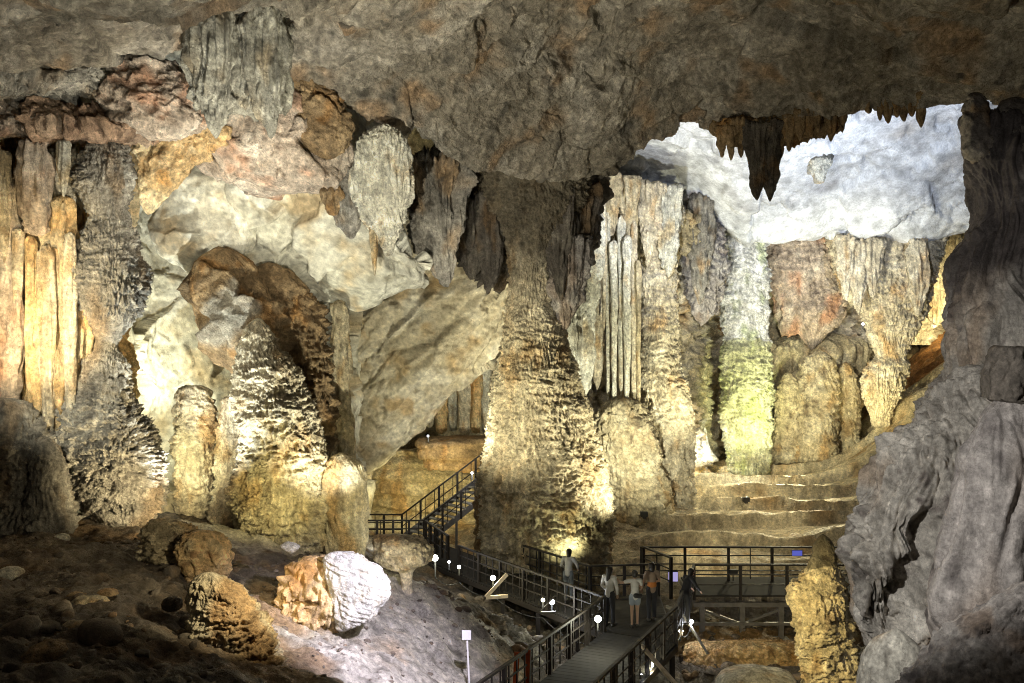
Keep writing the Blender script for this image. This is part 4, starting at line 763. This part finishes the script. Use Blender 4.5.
# landing and stairs at the back left
LA, LB = Vector((-5.9, 35.2, ZD)), Vector((-5.9, 36.4, ZD)); LC, LD = Vector((-2.9, 36.4, ZD)), Vector((-2.9, 35.2, ZD))
deck('small landing at the foot of the stairs', [LA, LD, LC, LB], 14, legs=(.5,))
deck('boardwalk piece between the left branch and the stair landing', [lN1+Vector((0, 0, -.004)), lF1+Vector((0, 0, -.004)), LD+Vector((.3, -.02, -.004)), LD+Vector((-1.8, -.02, -.004))], 30, legs=(.4,))
railing('railing of the stair landing beside the smooth stalagmite', [LB, Vector((-4.45, 36.4, ZD))], bal_gap=.5, post_gap=.7)
railing('short front railing of the stair landing above the mushroom rock', [LA, Vector((-3.4, 35.2, ZD)), Vector((-2.3, 32.4, ZD))], bal_gap=.5, post_gap=.7)
SA, SB = Vector((-4.45, 36.4, ZD)), Vector((-.75, 37.0, ZD+2.75)); SC, SD = Vector((-3.45, 35.3, ZD)), Vector((.15, 35.9, ZD+2.75))
st = empty('staircase', SC, 'steel staircase climbing right behind the central column', 'stairs')
bm = bmesh.new(); beam(bm, Vector((0, 0, 0)), SD-SC, .06, .22); new_obj('stringer', bm, STEEL, st)
bm = bmesh.new(); beam(bm, SA-SC, SB-SC, .06, .22); new_obj('stringer', bm, STEEL, st)
for i in range(16):
    f = (i+.5)/16; bm = bmesh.new(); a = (SC.lerp(SD, f)-SC); b = (SA.lerp(SB, f)-SC)
    beam(bm, a+Vector((0, 0, .05)), b+Vector((0, 0, .05)), .24, .05); new_obj('tread', bm, CONC, st)
railing('far sloping railing of the staircase', [SA, SB], bal_gap=.45, post_gap=.9, mids=(.5,))
railing('near sloping railing of the staircase', [SC, SD], bal_gap=.45, post_gap=.9, mids=(.5,))
bm = bmesh.new()
for f in (.35, .7):
    p = SC.lerp(SD, f)-SC; beam(bm, p+Vector((0, 0, -.1)), Vector((p.x, p.y, -2)), .09, .09, (0, 1, 0))
new_obj('support', bm, STEEL, st)
# right platform
rF0, rF1 = R(694, 566), R(880, 567); rF0.y = rF1.y = 28.2; rF0.x = (694-512)/F*28.2; rF1.x = (880-512)/F*28.2
rB0, rB1 = rF0+Vector((0, 2.2, 0)), rF1+Vector((0, 2.2, 0))
deck('right platform on pale posts in front of the terraces', [rF0, rF1, rB1, rB0], 20, legs=(), legz=-9.2, legmat=STEEL)
pf = empty('platform_frame', rF0, 'grey post and beam frame carrying the right platform', 'frame')
for px_ in (702, 742, 781, 822):
    for yy in (28.3, 30.2):
        x = (px_-512)/F*28.3; bm = bmesh.new(); beam(bm, Vector((x, yy, ZD-.22))-rF0, Vector((x, yy, -9.35))-rF0, .15, .15, (0, 1, 0)); new_obj('post', bm, STEEL, pf)
    bm = bmesh.new(); beam(bm, Vector((x, 28.3, -9.42))-rF0, Vector((x+.0, 28.3, -9.34))-rF0, .5, .5, (0, 1, 0)); new_obj('footing', bm, CONC, pf)
for zz in (-8.85,):
    bm = bmesh.new(); beam(bm, Vector((rF0.x, 28.22, zz))-rF0, Vector((rF1.x, 28.22, zz))-rF0, .06, .10); new_obj('cross_beam', bm, STEEL, pf)
bm = bmesh.new(); beam(bm, Vector((rF0.x, 28.24, ZD-.30))-rF0, Vector((rF1.x, 28.24, ZD-.30))-rF0, .10, .14); new_obj('cross_beam', bm, STEEL, pf)
for a_, b_ in ((702, 742), (781, 742)):
    bm = bmesh.new(); beam(bm, Vector(((a_-512)/F*28.3, 28.36, ZD-.5))-rF0, Vector(((b_-512)/F*28.3, 28.36, -8.9))-rF0, .05, .07); new_obj('brace', bm, STEEL, pf)
railing('front railing of the right platform', [rF0, rF1], bal_gap=9, post_gap=1.6, mids=(.35, .68))
railing('taller back railing of the right platform with the small blue sign', [Vector((4.3, 29.9, ZD)), Vector((rB1.x, 29.9, ZD))], bal_gap=9, post_gap=1.5, h=1.12, mids=(.3, .5, .75))
railing('short angled railing at the entrance of the right platform', [Vector((4.35, 29.8, ZD)), Vector((5.0, 28.3, ZD))], bal_gap=9, post_gap=1.6, h=1.15, mids=(.35, .68))
railing('short railing joining the boardwalk and the right platform', [mR1, Vector((5.35, 27.0, ZD)), rF0], bal_gap=.5, post_gap=1.0)

# ------------------------------------------------------------------ small things on and around the walkway
def box_bm(cx, cy, cz, sx, sy, sz, bev=.01):
    bm = bmesh.new(); bmesh.ops.create_cube(bm, size=1, matrix=Matrix.Translation((cx, cy, cz)) @ Matrix.Diagonal((sx, sy, sz, 1)))
    if bev: bmesh.ops.bevel(bm, geom=bm.edges[:], offset=bev, segments=2, affect='EDGES')
    return bm
LENS = {}
def flood(px, py, Y, r, col, strength, power, label, up=.25):
    """a small floodlight: box housing, round lens towards the viewer, bracket; it is lit"""
    Y *= 1.0
    r *= .68; strength *= .6; p = Vector(((px-512)/F*Y, Y, (341.5-py)/F*Y)); t = empty('floodlight', p, label, 'floodlight', 'small floodlights along the walkway')
    key = (col, strength)
    if key not in LENS: LENS[key] = emit('lit_lens', col, strength)
    bm = bmesh.new(); tube(bm, (0, .02, 0), (0, .16, 0), r*1.05, r*.7, 16); new_obj('housing', bm, BLACK, t, True)
    bm = bmesh.new(); bmesh.ops.create_uvsphere(bm, u_segments=16, v_segments=10, radius=r, matrix=Matrix.Diagonal((1, .45, 1, 1))); new_obj('lens', bm, LENS[key], t, True)
    bm = bmesh.new(); beam(bm, (0, .10, -r*.8), (0, .10, -r*.8-up), .035, .035, (0, 1, 0)); new_obj('bracket', bm, BLACK, t)
    l = bpy.data.lights.new('floodlight_glow', 'POINT'); l.energy = power; l.color = col; l.shadow_soft_size = .06
    o = bpy.data.objects.new('floodlight_glow', l); C.objects.link(o); o.parent = t; o.location = (0, -.22, 0)
cw, ww, bw = (.95, .96, 1.0), (1, .93, .62), (.88, .93, 1)
flood(435, 558, 25.5, .13, (1, 1, .80), 40, 40, 'largest floodlight next to the mushroom rock', .5)
flood(449, 562, 29.8, .06, cw, 25, 8, 'small floodlight just right of the largest one under the left branch')
flood(459, 567, 29.0, .08, ww, 25, 12, 'second small floodlight under the left boardwalk branch')
flood(493, 578, 27.3, .11, ww, 35, 25, 'warm floodlight above the pale angled bracket')
flood(543, 600, 25.9, .08, ww, 25, 14, 'warm floodlight beside the bluish one under the left branch')
flood(552, 602, 25.5, .11, bw, 40, 30, 'bluish white floodlight beside the small dark bracket')
flood(598, 619, 23.0, .13, (1, 1, .78), 40, 40, 'big floodlight on the left railing next to the visitors')
flood(380, 539, 33.8, .07, bw, 25, 10, 'bluish floodlight under the stair landing')
flood(472, 473, 35.0, .06, cw, 25, 30, 'small white lamp on the upper part of the staircase')
flood(428, 436, 39.3, .06, bw, 30, 4, 'small white lamp on the orange ledge beyond the slab')
flood(691, 622, 25.5, .10, cw, 35, 20, 'white floodlight under the corner of the right platform')
flood(681, 631, 25.0, .09, ww, 30, 14, 'warm floodlight below the white one at the platform corner')
flood(650, 665, 22.0, .12, ww, 40, 22, 'warm floodlight outside the right railing beside the pale plank')
flood(641, 677, 21.5, .11, cw, 40, 20, 'white floodlight lowest outside the right railing')
flood(863, 324, 50.5, .09, cw, 30, 10, 'white lamp on the orange slope behind the funnel shaped column')
flood(934, 327, 55, .08, cw, 30, 10, 'white lamp below the yellow drapery at the far right')
def vbracket(px, py, Y, w_, h_, th, mat, label):
    p = Vector(((px-512)/F*Y, Y, (341.5-py)/F*Y)); k = Y/F
    t = empty('angle_bracket', p, label, 'bracket')
    bm = bmesh.new(); beam(bm, (0, 0, 0), (w_*k, 0, h_*k), th, th); new_obj('arm', bm, mat, t)
    bm = bmesh.new(); beam(bm, (0, .002, -th*.2), (w_*1.05*k, .002, th*.3), th, th*.9); new_obj('foot', bm, mat, t)
vbracket(486, 597, 26.8, 21, 23, .10, PALEWOOD, 'pale wooden angle bracket under the left boardwalk branch')
vbracket(540, 612, 25.2, 15, 16, .035, STEEL, 'thin grey angle bracket beside the bluish floodlight')
bm = bmesh.new(); a = onz(636, 646, -8.3)
def PM(px, py, Y): return Vector(((px-512)/F*Y, Y, (341.5-py)/F*Y))
beam(bm, PM(641, 645, 21.6), PM(679, 688, 20.0), .09, .06); o = new_obj('plank', bm, PALEWOOD); tag(o, 'pale wooden plank sloping down beside the right railing', 'plank')
bm = bmesh.new(); beam(bm, PM(677, 605, 25.4), PM(708, 654, 25.0), .07, .05); o = new_obj('brace_post', bm, STEEL); tag(o, 'grey sloping brace below the corner of the right platform', 'brace')
t = empty('sign', PM(470, 678, 18.6), 'small blank white sign on a thin white post on the lilac slope', 'sign')
bm = bmesh.new(); beam(bm, (0, 0, -.35), (-.06, 0, .80), .035, .03, (0, 1, 0)); new_obj('post', bm, SIGNW, t)
bm = box_bm(-.07, -.03, .90, .21, .02, .22); new_obj('sign_board', bm, SIGNW, t)
ORANGE = plain('orange_plastic', (.62, .11, .02), .5)
for (x, y0, y1, lab) in ((516, 652, 684, 'left orange upright strip behind the left railing'), (527, 650, 684, 'right orange upright strip behind the left railing')):
    a, b = PM(x+1, y0, 20.4), PM(x-1, y1+8, 20.4); bm = bmesh.new(); beam(bm, a, b, .12, .03, (0, 1, 0)); o = new_obj('marker_strip', bm, ORANGE); tag(o, lab, 'marker', 'orange marker strips')
BLUE = emit('glowing_blue_sign', (.10, .12, .55), .5); VIO = emit('violet_screen', (.45, .40, .75), .55)
t = empty('information_panel', PM(797, 553, 29.82), 'small blue sign hanging on the back railing of the right platform', 'screen')
new_obj('casing', box_bm(0, 0, 0, .36, .03, .20), BLACK, t); new_obj('display', box_bm(0, -.02, 0, .33, .01, .17, 0), BLUE, t)  # blue sign face, given a glow of its own by emission
t = empty('information_panel', PM(673, 576, 28.9), 'pale violet panel at the entrance of the right platform', 'screen')
new_obj('casing', box_bm(0, 0, 0, .34, .03, .40), BLACK, t); new_obj('display', box_bm(0, -.02, -.02, .30, .01, .30, 0), VIO, t)
t = empty('lamp_box', PM(733, 572, 29.8), 'dark rectangular lamp box on the back railing of the right platform', 'lamp box')
new_obj('housing', box_bm(0, 0, 0, .30, .12, .16), BLACK, t); bm = bmesh.new(); beam(bm, (0, 0, -.08), (0, 0, -.3), .03, .03, (0, 1, 0)); new_obj('stem', bm, BLACK, t)
for (px_, py_, Y_, lab) in ((530, 463, 0, ''), (703, 466, 0, '')): pass
for (px_, py_, Y_, lab) in ((700, 465, 48.5, 'small dark projector at the edge of the white lit alcove'), (644, 517, 37.0, 'small dark projector on the lower terrace beside the central column'), (746, 502, 40, 'small dark projector among the terraces below the green lit column')):
    t = empty('projector', PM(px_, py_, Y_), lab, 'projector', 'small dark projectors on the terraces')
    new_obj('housing', box_bm(0, 0, .12, .30, .2, .2), BLACK, t); new_obj('foot', box_bm(0, 0, -.02, .14, .16, .08), BLACK, t)

def cable(pts, label):
    bm = bmesh.new()
    for a_, b_ in zip(pts[:-1], pts[1:]):
        a_, b_ = Vector(a_), Vector(b_); pr = a_
        for i in range(1, 9):
            f = i/8; q_ = a_.lerp(b_, f)-Vector((0, 0, .16*4*f*(1-f))); tube(bm, pr, q_, .014, n=6); pr = q_
    o = new_obj('cable', bm, BLACK, smooth=True); tag(o, label, 'cable', 'cables of the walkway lights')
cable([PM(435, 577, 26.2), PM(459, 582, 29.2), PM(493, 596, 27.8), PM(543, 618, 26.3), PM(590, 645, 23.8)], 'black cable sagging between the floodlights of the left boardwalk branch')
cable([PM(641, 680, 21.6), PM(650, 669, 22.1), PM(681, 635, 25.1), PM(691, 626, 25.6)], 'black cable linking the floodlights outside the right railing')
# ------------------------------------------------------------------ people
def body_mesh(name, segs, mat, parent, voxel=.011, smooth=2, ell=()):
    """union of tapered capsules grown into one continuous surface"""
    bm = bmesh.new()
    for (a, b, r0, r1) in segs:
        s1 = bmesh.new()
        bmesh.ops.create_icosphere(s1, subdivisions=2, radius=r0, matrix=Matrix.Translation(a)); bmesh.ops.create_icosphere(s1, subdivisions=2, radius=r1, matrix=Matrix.Translation(b))
        r_ = bmesh.ops.convex_hull(s1, input=s1.verts[:]); bmesh.ops.delete(s1, geom=[g for g in r_['geom_interior'] if isinstance(g, bmesh.types.BMVert)], context='VERTS')
        me = bpy.data.meshes.new('t'); s1.to_mesh(me); s1.free(); bm.from_mesh(me); bpy.data.meshes.remove(me)
    for (c, rx, ry, rz) in ell:
        bmesh.ops.create_icosphere(bm, subdivisions=3, radius=1, matrix=Matrix.Translation(c) @ Matrix.Diagonal((rx, ry, rz, 1)))
    me = bpy.data.meshes.new('t'); bm.to_mesh(me); bm.free(); o = bpy.data.objects.new('t', me); C.objects.link(o)
    m1 = o.modifiers.new('r', 'REMESH'); m1.mode = 'VOXEL'; m1.voxel_size = voxel; m1.use_smooth_shade = True
    m2 = o.modifiers.new('s', 'SMOOTH'); m2.iterations = smooth; m2.factor = .5
    me2 = bpy.data.meshes.new_from_object(o.evaluated_get(bpy.context.evaluated_depsgraph_get()))
    bpy.data.objects.remove(o); me2.materials.clear(); me2.materials.append(mat)
    me2.polygons.foreach_set('use_smooth', np.ones(len(me2.polygons), bool))
    r = bpy.data.objects.new(name, me2); C.objects.link(r); r.parent = parent
    return r
SKIN = plain('skin', (.46, .29, .20), .5, var=.06); HAIR = plain('black_hair', (.018, .014, .012), .4)
def V3(*a): return Vector(a)
def person(loc, rz, label, top, bottom, long_sleeve=True, hair='long', legs='trousers', arms=None, height=1.62, lean=0, bag=None, belt=None, stance=.09, headturn=0):
    """figure facing its local +y; arms: elbow and hand positions for the left (-x) and right (+x) arm"""
    k = height/1.68
    t = empty('person', loc, label, 'person', 'visitors on the boardwalk'); t.rotation_euler = (0, 0, rz); t.scale = (k, k, k)
    def ln(p):                                # bend forward at the hip
        p = Vector(p)
        if p.z > .95: d = p-V3(0, 0, .95); p = V3(0, 0, .95)+Matrix.Rotation(-lean, 3, 'X') @ d
        return p
    hip, ch, nk, hd = ln((0, 0, .95)), ln((0, .0, 1.28)), ln((0, .01, 1.44)), ln((0, .035, 1.575))
    sh = [ln((s_*.165, 0, 1.385)) for s_ in (-1, 1)]
    arms = arms or [((-.24, -.02, 1.12), (-.23, .08, .88)), ((.24, -.02, 1.12), (.23, .08, .88))]
    arms = [(ln(a), ln(b)) if lean == 0 else (Vector(a), Vector(b)) for a, b in arms]
    feet = [V3(-stance, .0, .07), V3(stance, .06, .07)]; knees = [V3(-stance*.95, .03, .50), V3(stance*.95, .05, .50)]; hips = [V3(-.085, 0, .90), V3(.085, 0, .90)]
    seg = [(hip, ln((0, 0, 1.12)), .115, .10), (ln((0, 0, 1.12)), ch, .10, .118), (ch, ln((0, 0, 1.36)), .115, .08), (nk-V3(0, 0, .06), hd-V3(0, .02, .05), .050, .048),
           (sh[0], sh[1], .055, .055), (hd+V3(0, .012, -.055), hd+V3(0, .045, -.075), .055, .038), (hd+V3(0, .085, -.012), hd+V3(0, .105, -.03), .010, .014),
           (hd+V3(-.078, 0, -.01), hd+V3(-.086, -.01, .01), .012, .014), (hd+V3(.078, 0, -.01), hd+V3(.086, -.01, .01), .012, .014)]
    for i in (0, 1):
        e, hnd = arms[i]; seg += [(sh[i], e, .047, .036), (e, hnd, .036, .024)]
        dr = (hnd-e).normalized(); side = dr.cross(V3(0, 1, 0)); side = side.normalized() if side.length > .1 else V3(1, 0, 0); bend = side.cross(dr).normalized()*(-1)
        palm = hnd+dr*.075; seg += [(hnd, palm, .024, .021), (hnd+side*.015, palm+side*.024, .017, .013), (hnd-side*.015, palm-side*.024, .017, .013)]
        for j, (o_, ln_) in enumerate(((-.030, .055), (-.010, .07), (.010, .075), (.030, .066))):
            b0 = palm+side*o_; m0 = b0+dr*ln_*.55+bend*.008; seg += [(b0, m0, .0095, .0085), (m0, m0+dr*ln_*.4+bend*.022, .0085, .007)]
        th_ = hnd+dr*.03+side*(.028*(1 if i else -1)); seg += [(th_, th_+dr*.03+side*(.022*(1 if i else -1)), .011, .009), (th_+dr*.03+side*(.022*(1 if i else -1)), th_+dr*.055+side*(.026*(1 if i else -1))+bend*.01, .009, .008)]
        seg += [(hips[i], knees[i], .082, .052), (knees[i], feet[i], .050, .033), (feet[i]-V3(0, .03, .03), feet[i]+V3(0, .14, -.045), .036, .026)]
    body_mesh('body', seg, SKIN, t, .0085, 2, ell=[(hd+V3(0, 0, .01), .078, .094, .108)])
    # clothes: slightly larger shells with clean hems
    ts = [(ln((0, 0, .93)), ln((0, 0, 1.12)), .135, .118), (ln((0, 0, 1.12)), ch, .118, .133), (ch, ln((0, 0, 1.37)), .128, .085), (sh[0], sh[1], .067, .067)]
    for i in (0, 1):
        e, hnd = arms[i]
        ts.append((sh[i], e if long_sleeve else sh[i].lerp(e, .5), .062, .050 if long_sleeve else .058))
        if long_sleeve: ts.append((e, e.lerp(hnd, .92), .050, .036))
    body_mesh('shirt', ts, top, t, .014, 2)
    if legs == 'trousers':
        tr = [(V3(-.04, 0, .94), V3(.04, 0, .94), .118, .118)]
        for i in (0, 1): tr += [(hips[i], knees[i], .098, .070), (knees[i], feet[i]+V3(0, 0, .05), .070, .056)]
        body_mesh('trousers', tr, bottom, t, .014, 2)
    elif legs == 'shorts':
        tr = [(V3(-.04, 0, .94), V3(.04, 0, .94), .118, .118)]
        for i in (0, 1): tr += [(hips[i], hips[i].lerp(knees[i], .45), .100, .092)]
        body_mesh('shorts', tr, bottom, t, .014, 2)
    sh_ = []
    for i in (0, 1): sh_ += [(feet[i]+V3(0, -.045, -.035), feet[i]+V3(0, .04, -.02), .045, .046), (feet[i]+V3(0, .04, -.025), feet[i]+V3(0, .16, -.04), .042, .032)]
    body_mesh('shoes', sh_, plain('shoe_leather', (.05, .045, .04), .5), t, .012, 1)
    hs = [(hd+V3(0, -.022, .03), hd+V3(0, -.03, -.02), .098, .092)]
    if hair == 'long': hs += [(hd+V3(0, -.05, -.02), hd+V3(0, -.105, -.24), .082, .062), (hd+V3(0, -.105, -.24), hd+V3(0, -.12, -.36), .062, .035)]
    elif hair == 'bob': hs += [(hd+V3(0, -.045, -.02), hd+V3(0, -.06, -.10), .088, .075)]
    elif hair == 'bun': hs += [(hd+V3(0, -.09, .07), hd+V3(0, -.11, .09), .045, .045)]
    body_mesh('hair', hs, HAIR, t, .012, 2)
    if belt: body_mesh('waistband', [(ln((0, 0, 1.02)), ln((0, 0, 1.10)), .134, .130)], belt, t, .014, 1)
    if bag:
        body_mesh('bag', [bag], BLACK, t, .012, 1)
    return t
WHITE = plain('white_cotton', (.66, .64, .60), .8, var=.08); OFFW = plain('grey_cotton', (.46, .45, .42), .8, var=.1); DARKC = plain('dark_cloth', (.03, .03, .035), .8, var=.1)
GREYB = plain('grey_denim', (.16, .18, .20), .8, var=.1); TAN = plain('tan_cloth', (.36, .27, .20), .8, var=.1); ORC = plain('orange_cloth', (.62, .22, .05), .8, var=.1); DENIM = plain('pale_denim', (.28, .32, .38), .8, var=.1)
person((1.72, 27.5, ZD), math.radians(-20), 'visitor in a grey white top leaning at the far railing left of the others', OFFW, GREYB, True, 'bob', arms=[((-.27, .12, 1.12), (-.22, .34, 1.0)), ((.27, .12, 1.12), (.22, .34, 1.0))], height=1.60, lean=.12)
person((2.72, 25.15, ZD), math.radians(-35), 'visitor in a white long sleeved shirt and dark trousers with long black hair', WHITE, DARKC, True, 'long', height=1.66, arms=[((-.24, .0, 1.12), (-.20, .16, .96)), ((.25, -.02, 1.12), (.20, .10, .90))])
person((3.42, 25.05, ZD), math.radians(6), 'visitor in a white t-shirt and pale shorts with a black hip bag lifting one arm', WHITE, DENIM, False, 'bun', legs='shorts', height=1.57, arms=[((-.40, .10, 1.30), (-.50, .30, 1.40)), ((.24, .10, 1.14), (.12, .30, 1.22))], bag=(V3(-.02, -.15, .98), V3(.14, -.13, .96), .07, .07))
person((3.98, 25.6, ZD), math.radians(10), 'visitor in a tan top with an orange waistband and black trousers', TAN, DARKC, False, 'bob', height=1.66, belt=ORC, arms=[((-.25, .02, 1.12), (-.24, .16, .90)), ((.25, .06, 1.13), (.16, .24, 1.05))])
person((4.85, 25.3, ZD), math.radians(-60), 'visitor in black bending over the right railing by the platform', DARKC, DARKC, True, 'bob', height=1.6, lean=.4, arms=[((-.25, .24, 1.14), (-.20, .42, .98)), ((.25, .24, 1.14), (.20, .42, .98))])
